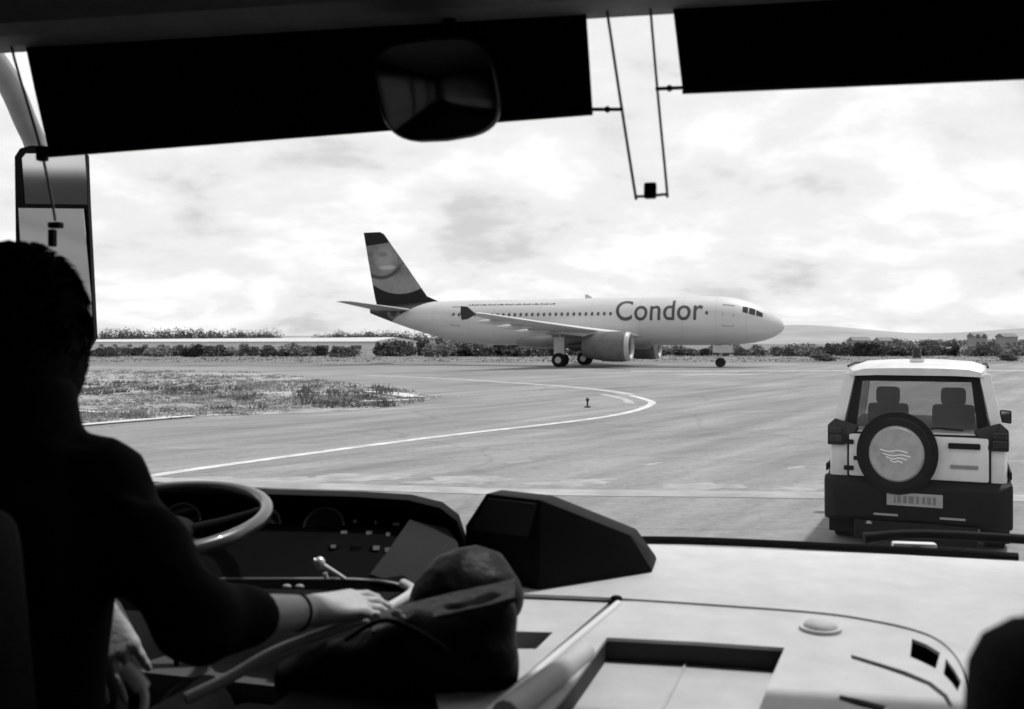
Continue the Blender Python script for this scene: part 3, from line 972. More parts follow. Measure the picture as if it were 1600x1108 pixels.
# rear door panel
bm = nb(); bbox(bm, (.02, .085, .93), (1.36, .07, .42), bev=.025); rd = ob('rear_door', bm, WH, jeep, smooth=40)
bm = nb(); bbox(bm, (.02, .102, .93), (1.40, .05, .455), bev=.01); ob('door_gap', bm, PL, rd)
bm = nb(); bbox(bm, (.47, .035, 1.06), (.30, .04, .055), bev=.012); ob('handle', bm, PL, rd, smooth=40)
bm = nb(); bbox(bm, (.47, .046, .86), (.26, .012, .035)); ob('badge', bm, mat('badge_grey', .2, .3, .2, 8), rd)
bm = nb(); bbox(bm, (-.56, .046, .9), (.1, .012, .04)); ob('badge', bm, PL, rd)
# cabin
def post(name, pts, r_):
    bm = nb()
    for a, b in zip(pts[:-1], pts[1:]):
        a, b = Vector(a), Vector(b)
        bhull_pts = [a + Vector(o) for o in ((-r_, -r_ * 1.2, 0), (r_, -r_ * 1.2, 0), (-r_, r_ * 1.2, 0), (r_, r_ * 1.2, 0))] + [b + Vector(o) for o in ((-r_, -r_ * 1.2, 0), (r_, -r_ * 1.2, 0), (-r_, r_ * 1.2, 0), (r_, r_ * 1.2, 0))]
        bhull(bm, bhull_pts, .012)
    return ob(name, bm, WH, jeep, smooth=40)
RZ = 1.80
for sx in (-1, 1):
    post('rear_pillar', [(sx * .80, .20, 1.12), (sx * .665, .32, RZ - .06)], .055)
    post('middle_pillar', [(sx * .80, 1.55, 1.12), (sx * .67, 1.5, RZ - .05)], .04)
    post('front_pillar', [(sx * .78, 2.95, 1.08), (sx * .64, 2.25, RZ - .06)], .04)
bm = nb()
def rsec(y, hw, z, c):
    return [(-hw, y, z - .06), (-hw * .98, y, z - .015), (-hw * .8, y, z + c * .6), (-hw * .4, y, z + c), (0, y, z + c * 1.1), (hw * .4, y, z + c), (hw * .8, y, z + c * .6), (hw * .98, y, z - .015), (hw, y, z - .06), (hw * .6, y, z - .05), (-hw * .6, y, z - .05)]
bloft(bm, [rsec(.22, .64, RZ - .03, .02), rsec(.30, .69, RZ, .035), rsec(1.2, .70, RZ + .02, .045), rsec(2.1, .68, RZ + .0, .035), rsec(2.33, .62, RZ - .05, .015)])
rf = ob('roof', bm, WH, jeep, smooth=40)
bm = nb(); bdisc(bm, (0, .55, RZ + .07), (0, 0, 1), .05, .03, 16); bdisc(bm, (0, .55, RZ + .14), (0, 0, 1), .048, .1, 16, .04)
bm2 = nb(); bdisc(bm2, (0, .55, RZ + .065), (0, 0, 1), .075, .03, 18)
ob('beacon', bm, LAMP, rf, smooth=40); ob('beacon_base', bm2, mat('pale_plastic', .6, .5, .1, 6), rf)
def pane(name, pts, m, th=(0, .008, 0), parent=None):
    bm = nb(); bplate(bm, pts, [], th); return ob(name, bm, m, parent or jeep)
pane('rear_window', [(-.72, .185, 1.16), (.72, .185, 1.16), (.61, .30, RZ - .07), (-.61, .30, RZ - .07)], CG)
pane('windscreen', [(-.74, 2.93, 1.1), (.74, 2.93, 1.1), (.60, 2.27, RZ - .07), (-.60, 2.27, RZ - .07)], CG)
for sx in (-1, 1):
    pane('side_window', [(sx * .81, .26, 1.16), (sx * .81, 1.5, 1.16), (sx * .685, 1.46, RZ - .08), (sx * .70, .36, RZ - .08)], glass('jeep_dark_glass', .35, 1.0), (sx * -.008, 0, 0))
    pane('side_window', [(sx * .81, 1.6, 1.15), (sx * .79, 2.85, 1.12), (sx * .66, 2.25, RZ - .08), (sx * .685, 1.54, RZ - .08)], CG, (sx * -.008, 0, 0))
    # wide dark quarter trims and lamp clusters at the waist
    bm = nb(); bhull(bm, [(sx * .88, .06, 1.02), (sx * .88, .06, 1.22), (sx * .80, .06, 1.29), (sx * .56, .08, 1.22), (sx * .56, .08, 1.18), (sx * .70, .05, 1.02), (sx * .90, .36, 1.05), (sx * .86, .36, 1.24), (sx * .6, .2, 1.16)], .015)
    tl_ = ob('tail_lamp', bm, LAMP, jeep, smooth=40)
    for zz, hh_ in ((1.17, .055), (1.09, .06)):
        bm = nb(); bbox(bm, (sx * .80, .048, zz), (.13, .012, hh_), bev=.005); ob('lens', bm, mat('lamp_lens', .02, .15, .3, 25, coat=.5), tl_)
    bm = nb(); bhull(bm, [(sx * .715, .165, 1.165), (sx * .60, .165, 1.165), (sx * .61, .285, RZ - .07), (sx * .53, .285, RZ - .07), (sx * .715, .185, 1.165), (sx * .60, .185, 1.165), (sx * .61, .30, RZ - .07), (sx * .53, .30, RZ - .07)])
    ob('window_border', bm, PL, jeep)
    bm = nb(); bhull(bm, [(sx * 1.02, 2.55, 1.1), (sx * 1.02, 2.55, 1.26), (sx * .88, 2.55, 1.27), (sx * .88, 2.55, 1.12), (sx * 1.0, 2.68, 1.13), (sx * 1.0, 2.68, 1.24), (sx * .9, 2.68, 1.24), (sx * .9, 2.68, 1.14)], .02)
    btube(bm, [(sx * .82, 2.7, 1.1), (sx * .93, 2.64, 1.15)], .03, 8)
    mm = ob('door_mirror', bm, PL, jeep, smooth=40)
    pane('mirror_glass', [(sx * 1.0, 2.546, 1.125), (sx * 1.0, 2.546, 1.245), (sx * .9, 2.546, 1.25), (sx * .9, 2.546, 1.135)], mat('mirror_silver', .8, .03, .02, 3, metal=1), (0, .002, 0), mm)
    # wheels and arches
    for y in (.78, 3.3):
        bm = nb(); bdisc(bm, (sx * .77, y, .365), (1, 0, 0), .365, .27, 32)
        bmesh.ops.bevel(bm, geom=[e for e in bm.edges if any(len(f.verts) > 8 for f in e.link_faces)], offset=.04, segments=3, affect='EDGES')
        wl = ob('wheel', bm, TYRE, jeep, smooth=50)
        bm = nb(); bdisc(bm, (sx * .80, y, .365), (1, 0, 0), .2, .25, 20); ob('rim', bm, METAL, wl)
        bm = nb()
        arc = [(sx * .86, y + .46 * math.cos(a), .34 + .46 * math.sin(a)) for a in [math.pi * k / 12 for k in range(13)]]
        btube(bm, arc, .06, 8); ob('wheel_arch', bm, PL, jeep, smooth=60)
    bm = nb(); bbox(bm, (sx * .76, .36, .24), (.28, .02, .26), bev=.005); ob('mud_flap', bm, PL, jeep)
    bm = nb(); btube(bm, [(sx * .695, .33, RZ + .005), (sx * .705, 1.2, RZ + .022), (sx * .685, 2.1, RZ + .004)], .012, 6); ob('roof_gutter', bm, PL, jeep, smooth=60)
    bm = nb(); bbox(bm, (sx * .80, .045, .36), (.05, .02, .03)); ob('fog_lamp', bm, MATS['lamp_lens'], jeep)
    bm = nb(); bbox(bm, (sx * .86, 2.05, .46), (.1, 1.6, .16), bev=.02); ob('sill', bm, PL, jeep, smooth=40)
    bm = nb(); bbox(bm, (sx * .905, 1.3, .78), (.02, 2.2, .07), bev=.006); ob('side_moulding', bm, PL, jeep, smooth=40)
    bm = nb(); bbox(bm, (sx * .72, .005, .46), (.06, .02, .045)); ob('reflector', bm, mat('reflector', .5, .2, .1, 9), jeep)
bm = nb(); bhull(bm, [(-.60, .275, 1.66), (.60, .275, 1.66), (-.60, .29, 1.73), (.60, .29, 1.73), (-.60, .295, 1.66), (.60, .295, 1.66)]); ob('window_border', bm, PL, jeep)
for zz in (1.06, .80):
    bm = nb(); bbox(bm, (-.66, .045, zz), (.10, .03, .045), bev=.008); ob('door_hinge', bm, PL, rd, smooth=40)
bm = nb(); btube(bm, [(.02, .15, 1.165), (.20, .17, 1.215), (.46, .165, 1.20)], .008, 6); bsphere(bm, (.02, .14, 1.165), (.022, .02, .022), u=10, v=8); ob('rear_wiper', bm, PL, jeep, smooth=60)
bm = nb(); bbox(bm, (0, .30, 1.785), (.30, .03, .022), bev=.005); ob('brake_lamp', bm, LAMP, jeep)
# bumper, lower skirts
bm = nb(); bhull(bm, [(-.92, .10, .27), (.92, .10, .27), (-.92, .08, .72), (.92, .08, .72), (-.78, -.04, .33), (.78, -.04, .33), (-.80, -.05, .66), (.80, -.05, .66), (-.93, .5, .36), (.93, .5, .36), (-.92, .5, .70), (.92, .5, .70)], .03)
bp = ob('rear_bumper', bm, PL, jeep, smooth=40)
bm = nb(); bbox(bm, (0, .08, .21), (1.2, .2, .2), bev=.03); ob('lower_valance', bm, PL, jeep, smooth=40)
bm = nb(); bbox(bm, (.0, -.06, .535), (.54, .02, .125), bev=.006); ob('number_plate', bm, mat('plate', .27, .4, .12, 20), jeep)
bm = nb()
for x_, w_ in ((-.19, .02), (-.15, .035), (-.09, .035), (-.03, .05), (.03, .03), (.09, .03), (.14, .035), (.19, .03)):
    bbox(bm, (x_, -.071, .535), (w_, .002, .07))
ob('plate_marks', bm, mat('plate_dark', .13, .6, .2, 10), jeep)
bm = nb(); btube(bm, [(-.45, .3, .28), (-.45, -.02, .27)], .03, 10); ob('exhaust_pipe', bm, METAL, jeep, smooth=60)
for x_ in (-.28, .36):
    bm = nb(); bbox(bm, (x_, -.045, .375), (.24, .02, .02), bev=.005); ob('bumper_trim', bm, mat('grey_trim', .25, .4, .2, 8), jeep)
# spare wheel
bm = nb(); bdisc(bm, (-.17, -.03, .975), (0, 1, 0), .40, .20, 48)
bmesh.ops.bevel(bm, geom=[e for e in bm.edges if any(len(f.verts) > 8 for f in e.link_faces)], offset=.06, segments=4, affect='EDGES')
sp = ob('spare_wheel', bm, TYRE, jeep, smooth=50)
bm = nb(); bdisc(bm, (-.17, -.145, .975), (0, -1, 0), .275, .05, 48, .25); ob('wheel_cover', bm, mat('cover_grey', .30, .45, .25, 7), sp, smooth=30)
bm = nb()
for k, (z_, x0_, x1_) in enumerate(((1.0, -.33, -.06), (.96, -.30, -.03), (.93, -.27, -.07), (.90, -.23, -.11))):
    btube(bm, smooth_path([(x0_, -.172, z_ + .02), ((x0_ * 2 + x1_) / 3, -.172, z_), ((x0_ + 2 * x1_) / 3, -.172, z_ + .012), (x1_, -.172, z_ - .006)], 4), .007, 5)
ob('cover_emblem', bm, mat('emblem_pale', .68, .4, .1, 8), sp)
SEATC = mat('jeep_seat_cloth', .006, .95, .3, 20, spec=.02)
# seats and dash inside
for sx in (-1, 1):
    bm = nb(); bbox(bm, (sx * .36, 1.55, 1.12), (.46, .14, .5), bev=.05); st = ob('seat', bm, SEATC, jeep, smooth=40)
    bm = nb(); bbox(bm, (sx * .36, 1.53, 1.46), (.27, .11, .19), bev=.05); ob('headrest', bm, SEATC, st, smooth=40)
bm = nb(); bbox(bm, (0, 2.6, 1.1), (1.4, .45, .12), bev=.03); ob('dash', bm, PL, jeep, smooth=40)
bm = nb(); bbox(bm, (0.02, 2.3, 1.62), (.2, .03, .06), bev=.01); ob('cabin_mirror', bm, PL, jeep, smooth=40)
bm = nb(); bbox(bm, (0, 1.5, 1.15), (1.5, 2.5, .03)); ob('cabin_floor', bm, PL, jeep)

# ------------------------------------------------------------------ bus shell round the camera
bus = empty('bus')
tag(bus, 'airport bus cab seen from inside with pale dashboard, black blinds and wheel', 'bus')
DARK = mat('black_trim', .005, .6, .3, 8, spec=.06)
LIN = mat('roof_lining', .20, .9, .2, 10, bump=.3, bscale=120)
BODYW = mat('bus_body_paint', .22, .4, .08, 2)
FLOORM = mat('bus_floor', .03, .8, .3, 8)
BG = glass('windscreen_glass', .985, .10)
SG = glass('side_glass', .42, .8)
UL, UR, VB = -1.75, .80, -7.0
# windscreen: gently bowed pane
bm = nb(); K, J = 16, 8
def ws(u, t, o=0.0):
    bow = .09 * (1 - ((u - (UL + UR) / 2) / ((UR - UL) / 2)) ** 2)
    v = 2.33 + (1.74 - 2.33) * t + bow + .04 * math.sin(math.pi * t)
    return Bp(u, v + o, 1.50 + (2.70 - 1.50) * t)
gr_ = [[[bm.verts.new(ws(UL + (UR - UL) * i / K, j / J, o)) for j in range(J + 1)] for i in range(K + 1)] for o in (0, .006)]
for i in range(K):
    for j in range(J):
        for s in (0, 1):
            bm.faces.new((gr_[s][i][j], gr_[s][i + 1][j], gr_[s][i + 1][j + 1], gr_[s][i][j + 1]))
wsn = ob('windscreen', bm, BG, bus, smooth=60)
# roof lining with stepped header
prof = [(1.80, 2.72), (1.775, 2.655), (1.74, 2.637), (1.63, 2.632), (1.60, 2.645), (1.585, 2.69), (1.40, 2.705), (1.37, 2.69), (1.2, 2.69), (1.1, 2.73), (VB, 2.76), (VB, 2.98), (1.3, 2.98), (1.65, 2.9)]
bm = nb(); bloft(bm, [[Bp(u, v, z) for v, z in prof] for u in (UL, UR)]); ob('roof', bm, LIN, bus)
bm = nb(); bloft(bm, [[Bp(u, v, z) for v, z in ((1.25, .70), (VB, .70), (VB, .80), (1.25, .80))] for u in (UL, UR)]); ob('floor', bm, FLOORM, bus)
bm = nb(); bloft(bm, [[Bp(u, v, z) for v, z in ((2.42, .40), (2.44, 1.47), (2.38, 1.49), (2.34, 1.45), (2.34, .5), (1.25, .5), (1.25, .40))] for u in (UL, UR)]); ob('front_panel', bm, BODYW, bus)
def wall(u, name, wins, sgn):
    outer = [Bp(u, VB, .4), Bp(u, 2.40, .4), Bp(u, 2.33, 1.5), Bp(u, 1.74, 2.72), Bp(u, 1.5, 2.97), Bp(u, VB, 2.97)]
    holes = [[Bp(u, a, z0), Bp(u, b, z0), Bp(u, b2, z1), Bp(u, a, z1)] for a, b, b2, z0, z1 in wins]
    bm = nb(); bplate(bm, outer, holes, BU * sgn * .06)
    w = ob(name, bm, BODYW, bus)
    for a, b, b2, z0, z1 in wins:
        bm = nb(); bplate(bm, [Bp(u + sgn * .03, a, z0), Bp(u + sgn * .03, b, z0), Bp(u + sgn * .03, b2, z1), Bp(u + sgn * .03, a, z1)], [], BU * sgn * .006)
        ob('side_window', bm, SG, w)
    # dark inner lining, 4 mm inside
    bm = nb(); bplate(bm, [p - BU * sgn * .004 for p in outer], [[p - BU * sgn * .004 for p in h] for h in holes], -BU * sgn * .012)
    ob('inner_lining', bm, DARK, w)
wall(UL, 'side_wall', [(.75, 2.22, 1.80, 1.5, 2.5), (-1.0, .55, .55, 1.55, 2.45), (-2.9, -1.15, -1.15, 1.55, 2.45), (-4.8, -3.05, -3.05, 1.55, 2.45), (-6.7, -4.95, -4.95, 1.55, 2.45)], -1)
wall(UR, 'side_wall', [(1.0, 2.2, 1.78, .9, 2.45), (-1.0, .6, .6, 1.55, 2.45), (-2.9, -1.15, -1.15, 1.55, 2.45), (-4.8, -3.05, -3.05, 1.55, 2.45), (-6.7, -4.95, -4.95, 1.55, 2.45)], 1)
bm = nb(); bplate(bm, [Bp(UL, VB, .4), Bp(UR, VB, .4), Bp(UR, VB, 2.97), Bp(UL, VB, 2.97)], [[Bp(-1.4, VB, 1.6), Bp(.45, VB, 1.6), Bp(.45, VB, 2.3), Bp(-1.4, VB, 2.3)]], BV * -.06)
rw_ = ob('rear_wall', bm, DARK, bus)
bm = nb(); bplate(bm, [Bp(-1.4, VB - .03, 1.6), Bp(.45, VB - .03, 1.6), Bp(.45, VB - .03, 2.3), Bp(-1.4, VB - .03, 2.3)], [], BV * -.006); ob('rear_window', bm, SG, rw_)
# black roller blinds
def blind(name, tl, tr, br, bl, v, label):
    c = [atv(*p, v) for p in (tl, tr, br, bl)]
    bm = nb(); K = 12
    rows = []
    for i in range(K + 1):
        t = i / K
        top = c[0].lerp(c[1], t); bot = c[3].lerp(c[2], t)
        w_ = BV * .004 * math.sin(t * 9 + v * 7)
        rows.append([top, top.lerp(bot, .5) + w_, bot, bot - BV * .004, top.lerp(bot, .5) + w_ - BV * .004, top - BV * .004])
    bloft(bm, rows)
    b = ob('roller_blind', bm, DARK, bus, smooth=60); b['label'] = label
    bm = nb(); btube(bm, [c[3] - BV * .002 + Vector((0, 0, -.003)), c[2] - BV * .002 + Vector((0, 0, -.003))], .008, 8); ob('bottom_rail', bm, DARK, b, smooth=60)
    bm = nb(); btube(bm, [c[0] + Vector((0, 0, .0)), c[1] + Vector((0, 0, .0))], .022, 10); ob('roller', bm, DARK, b, smooth=60)
    return c
c1 = blind('b', (35, 40), (914, -10), (926, 171), (78, 238), 1.715, 'wide black roller blind in front of the driver')
c2 = blind('b', (1048, -15), (1760, -50), (1760, 108), (1066, 138), 1.715, 'black roller blind on the passenger side')
WIRE = mat('wire_steel', .035, .4, .2, 20, metal=.3)
wl = nb(); btube(wl, smooth_path([atv(941, -20, 1.70), atv(948, 15, 1.70), atv(970, 160, 1.70), atv(992, 300, 1.70), atv(994, 306, 1.70), atv(1000, 307, 1.70), atv(1015, 306, 1.70), atv(1036, 304, 1.70), atv(1041, 303, 1.70), atv(1042, 296, 1.70), atv(1028, 150, 1.70), atv(1016, 10, 1.70), atv(1014, -20, 1.70)], 3), .0026, 6)
wo = ob('blind_wire', wl, WIRE, bus, smooth=60)
bm = nb(); bbox(bm, atv(1016, 298, 1.70), (.022, .016, .028), Matrix.Rotation(-HB, 3, 'Z'), .004); ob('wire_catch', bm, DARK, wo, smooth=40)
for a, b in (((924, 171), (974, 171)), ((1024, 139), (1068, 137))):
    bm = nb(); btube(bm, [atv(*a, 1.70), atv(*b, 1.70)], .0032, 6); bsphere(bm, atv((a[0] + b[0]) / 2, (a[1] + b[1]) / 2, 1.70), (.006, .006, .006), u=8, v=6)
    ob('blind_pin', bm, DARK, wo, smooth=60)
wl = nb(); btube(wl, smooth_path([atv(12, 40, 1.70), atv(22, 90, 1.70), atv(50, 185, 1.70), atv(68, 250, 1.70), atv(84, 330, 1.70), atv(86, 345, 1.70)], 3), .0028, 6)
wo = ob('blind_wire', wl, WIRE, bus, smooth=60)
bm = nb(); bbox(bm, atv(87, 352, 1.70), (.026, .016, .012), Matrix.Rotation(-HB, 3, 'Z'), .003); bbox(bm, atv(82, 372, 1.70), (.012, .014, .034), Matrix.Rotation(-HB, 3, 'Z'), .003); ob('wire_catch', bm, DARK, wo, smooth=40)
bm = nb(); bbox(bm, atv(66, 240, 1.70), (.02, .016, .03), Matrix.Rotation(-HB, 3, 'Z'), .004); ob('blind_pin', bm, DARK, wo, smooth=40)

# interior mirror
im = atv(682, 138, 1.60)
def mir_out(s, dv, n=40):
    pts = []
    for k in range(n):
        a = 2 * math.pi * k / n
        ca, sa = math.cos(a), math.sin(a)
        x = .106 * s * math.copysign(abs(ca) ** .45, ca); z = .078 * s * math.copysign(abs(sa) ** .62, sa)
        x += .010 * (z / .078)* -1
        pts.append((x, dv, z - .012 * (1 - (x / .106) ** 2) * (1 if z < 0 else -.4)))
    return pts
MR = Matrix.Translation(im) @ Matrix.Rotation(R(-8), 4, 'Z') @ Matrix.Rotation(R(-3), 4, 'Y') @ Matrix.Rotation(R(9), 4, 'X')
bm = nb(); bloft(bm, [mir_out(.6, .055), mir_out(.9, .04), mir_out(1.0, .012), mir_out(1.0, -.004), mir_out(.965, -.010), mir_out(.95, -.004)])
bmesh.ops.transform(bm, matrix=MR, verts=bm.verts)
imo = ob('interior_mirror', bm, mat('mirror_case', .006, .4, .2, 6, spec=.2), bus, smooth=40); imo['label'] = 'black framed interior mirror hanging before the blind'
bm = nb()
rings = []
for s in (1.0, .8, .6, .4, .2, .02):
    rings.append([(p[0], -.006 - .006 * (1 - s * s), p[2]) for p in mir_out(.945 * s, 0)])
bloft(bm, rings)
bmesh.ops.transform(bm, matrix=MR, verts=bm.verts)
ob('mirror_glass', bm, mat('dim_mirror', .26, .08, .05, 3, metal=1), imo, smooth=80)
bm = nb(); btube(bm, [im + BV * .04 + Vector((0, 0, .02)), im + BV * .09 + Vector((0, 0, .12)), im + BV * .10 + Vector((0, 0, .22))], .012, 8); ob('mirror_stalk', bm, DARK, imo, smooth=60)

# exterior mirror on its arm
em = empty('exterior_mirror'); em.parent = bus
em['label'] = 'tall two-pane exterior mirror outside the left of the windscreen'
EY = 3.0
MS = mat('mirror_silver', .8, .03, .02, 3, metal=1)
oc = [(26, 246), (34, 233), (50, 228), (124, 232), (133, 240), (136, 320), (141, 420), (146, 528), (136, 545), (44, 545), (30, 530), (28, 400)]
bm = nb(); bplate(bm, [at(px, py, EY + .012) for px, py in oc], [], (0, .03, 0)); bmesh.ops.bevel(bm, geom=[e for e in bm.edges if abs((e.verts[0].co - e.verts[1].co).y) < .001 and e.verts[0].co.y > EY + .03 and len(e.link_faces) == 2 and e.calc_face_angle(0) > .5], offset=.02, segments=3, affect='EDGES')
ob('mirror_case', bm, DARK, em, smooth=40)
fo = oc; fi1 = [(36, 248), (42, 241), (132, 240), (135, 319), (37, 319)]; fi2 = [(38, 327), (134.5, 327), (144, 528), (136, 540), (48, 540), (39, 528)]
bm = nb(); bplate(bm, [at(px, py, EY) for px, py in fo], [[at(px, py, EY) for px, py in fi1], [at(px, py, EY) for px, py in fi2]], (0, .011, 0)); ob('mirror_frame', bm, DARK, em)
for f_, tilt in ((fi1, 4.0), (fi2, 7.0)):
    bm = nb(); pts = [at(px, py, EY + .0045) for px, py in f_]
    c = sum(pts, Vector()) / len(pts); vs = [bm.verts.new(p) for p in pts]; bm.faces.new(vs)
    ext = bmesh.ops.extrude_face_region(bm, geom=bm.faces[:]); bmesh.ops.translate(bm, vec=(0, .003, 0), verts=[v for v in ext['geom'] if isinstance(v, bmesh.types.BMVert)])
    bmesh.ops.rotate(bm, cent=c, matrix=Matrix.Rotation(R(tilt), 3, 'X'), verts=bm.verts)
    ob('mirror_glass', bm, mat('tinted_mirror', .60, .05, .05, 3, metal=1), em)
_mc = at(86, 385, EY)
for _o in list(em.children):
    _o.data.transform(Matrix.Translation(_mc) @ Matrix.Rotation(R(5), 4, 'Z') @ Matrix.Translation(-_mc))
bm = nb(); btube(bm, smooth_path([at(60, 300, 3.10), at(58, 235, 3.12), at(40, 190, 3.05), at(8, 120, 2.85), at(-50, 50, 2.6), at(-140, -10, 2.3)], 5), .036, 12)
ob('mirror_arm', bm, mat('arm_grey', .30, .5, .15, 6), em, smooth=60)

# ------------------------------------------------------------------ dashboard
PALE = mat('pale_dash_plastic', .52, .55, .10, 14, bump=.3, bscale=420, big=.10)
ZS, ZP = 1.55, 1.546
seam = [(690, 922), (820, 928), (960, 934), (1130, 945), (1287, 957), (1372, 970), (1425, 982), (1462, 996), (1488, 1017), (1506, 1045), (1513, 1075), (1516, 1110), (1516, 1180), (1510, 1300)]
seamS = [tuple(p) for p in smooth_path([(a, b, 0) for a, b in seam], 4)]
# shelf below the windscreen
def onz(px, py, z): return atz(px, py, z)
base = [Bp(UR - .01, 2.36, ZS), Bp(.5, 2.385, ZS), Bp(0, 2.395, ZS), Bp(-.6, 2.395, ZS), Bp(-1.2, 2.37, ZS), Bp(UL + .01, 2.30, ZS)]
left_back = [Bp(UL + .01, 1.95, ZS), Bp(-.7, 1.98, ZS)]
sh = base + left_back + [onz(p[0], p[1], ZS) for p in seamS[1:]] + [Bp(.50, .80, ZS), Bp(UR - .01, .80, ZS)]
bm = nb(); bplate(bm, sh, [], (0, 0, -.006))
dsh = ob('dashboard_shelf', bm, PALE, bus); dsh['label'] = 'pale grey shelf below the windscreen'
# rear panel with tray and vents
def curve_gap(pts, d):
    return [(p[0] - d * .35, p[1] + d) for p in pts]
pan_far = [(p[0] - 3.2 * max(0, min(1, (p[0] - 1350) / 120)), p[1] + 3.4 * max(.2, 1 - max(0, (p[0] - 1420) / 90))) for p in seamS if p[0] > 962]
panel = [onz(p[0], p[1], ZP) for p in [(962, 938.5)] + pan_far]
nr = [onz(980, 1300, ZP), onz(700, 1300, ZP), onz(620, 1235, ZP), onz(768, 1108, ZP)]
tray = [(948, 996), (1090, 1003), (1226, 1012), (1204, 1062), (1186, 1108), (1170, 1160), (820, 1160), (880, 1088)]
vent1 = [(1425, 998), (1448, 1007), (1469, 1020), (1462, 1045), (1442, 1035), (1422, 1026)]
vent2 = [(1478, 1029), (1491, 1046), (1502, 1065), (1496, 1080), (1487, 1067), (1474, 1053)]
slit = [(1330, 1023), (1380, 1038), (1415, 1049), (1455, 1066), (1480, 1086), (1490, 1104), (1483, 1104), (1474, 1090), (1450, 1071), (1413, 1056), (1378, 1044), (1330, 1029)]
slit2 = [(1312, 1086), (1345, 1093), (1385, 1103), (1378, 1112), (1340, 1103), (1310, 1093)]
H = [tray, vent1, vent2, slit, slit2]
bm = nb(); bplate(bm, panel + nr, [[onz(a, b, ZP) for a, b in h] for h in H], (0, 0, -.006))
dpn = ob('dashboard_panel', bm, PALE, bus); dpn['label'] = 'pale dashboard panel with open tray and corner vents'
bm = nb(); tp = [onz(a, b, ZP) for a, b in tray]
c = sum(tp, Vector()) / len(tp)
inner = [c + (p - c) * 1.01 + Vector((0, 0, -.040)) for p in tp]
bplate(bm, inner, [], (0, 0, -.006)); ob('tray_floor', bm, PALE, dpn)
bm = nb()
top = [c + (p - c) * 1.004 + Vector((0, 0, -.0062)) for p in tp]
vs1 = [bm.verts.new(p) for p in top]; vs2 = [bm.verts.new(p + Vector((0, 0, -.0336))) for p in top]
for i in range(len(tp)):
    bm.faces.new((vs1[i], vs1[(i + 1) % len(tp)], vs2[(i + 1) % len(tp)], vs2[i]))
ob('tray_wall', bm, mat('tray_wall_shade', .015, .7, .2, 8), dpn)  # wall coloured near black for the shade inside the tray
bm = nb(); a, b = onz(1075, 1030, ZP - .0385), onz(1035, 1110, ZP - .0385)
btube(bm, [a, b], .0022, 6); ob('tray_rib', bm, PALE, dpn)
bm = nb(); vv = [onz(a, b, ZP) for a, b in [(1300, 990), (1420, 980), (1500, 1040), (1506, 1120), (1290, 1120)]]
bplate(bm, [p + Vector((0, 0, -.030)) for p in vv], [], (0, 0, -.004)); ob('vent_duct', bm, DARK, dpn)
bm = nb(); k0 = onz(1282, 984, ZP)
bsphere(bm, k0 + Vector((0, 0, .004)), (.030, .030, .016), u=20, v=10); bdisc(bm, k0 + Vector((0, 0, .003)), (0, 0, 1), .036, .006, 24); ob('dash_button', bm, PALE, dpn, smooth=50)
# raised edge strips beside the tray
bm = nb(); e0, e1 = onz(966, 944, ZP), onz(600, 1250, ZP)
btube(bm, [e0 + Vector((0, 0, .001)), e0.lerp(e1, .5) + Vector((0, 0, .001)), e1], .007, 8); ob('edge_strip', bm, mat('edge_pale', .66, .35, .05, 6), dpn, smooth=60)
bm = nb(); e0, e1 = onz(915, 1018, ZP + .006), onz(790, 1120, ZP + .006)
btube(bm, [e0 + Vector((.006, .014, -.014)), e0, e0.lerp(e1, .5), e1], [.008, .016, .020, .022], 12); ob('tray_roll', bm, PALE, dpn, smooth=60)
bm = nb(); bsphere(bm, onz(963, 938, ZP) + Vector((0, 0, .004)), (.012, .008, .006), u=12, v=8); ob('fixing_clip', bm, DARK, dpn, smooth=60)
# centre console left of the edge strip
con = [(700, 930), (820, 932.5), (955, 938), (735, 1128), (690, 1128), (660, 1000)]
slot = [(790, 986), (864, 988), (838, 1014), (780, 1014)]
bm = nb(); bplate(bm, [onz(a, b, ZP - .006) for a, b in con], [[onz(a, b, ZP - .006) for a, b in slot]], (0, 0, -.03)); cc = ob('centre_console', bm, PALE, bus)
bm = nb(); bplate(bm, [onz(a, b, ZP - .006) + Vector((0, 0, -.034)) for a, b in [(770, 975), (880, 975), (860, 1030), (750, 1030)]], [], (0, 0, -.004)); ob('slot_bottom', bm, DARK, cc)
bm = nb(); bplate(bm, [onz(a, b, ZP - .006) for a, b in [(656, 1000), (686, 1130), (730, 1132), (600, 1245), (380, 1245), (430, 1100), (560, 1000)]], [], (0, 0, -.03)); ob('console_mat', bm, DARK, bus)
bm = nb(); bplate(bm, [Bp(UL + .02, 2.0, 1.44), Bp(-.30, 2.0, 1.44), Bp(-.22, 1.25, 1.44), Bp(-.62, 1.25, 1.44), Bp(-.66, 1.6, 1.44), Bp(UL + .02, 1.7, 1.44)], [], (0, 0, -.03)); ob('side_console', bm, mat('dark_grey_plastic', .07, .6, .15, 8), bus)
bm = nb(); bbox(bm, Bp(-.3, 1.7, 1.1), (1.0, .9, .62), Matrix.Rotation(-HB, 3, 'Z'), .04); ob('engine_cowl', bm, DARK, bus, smooth=40)
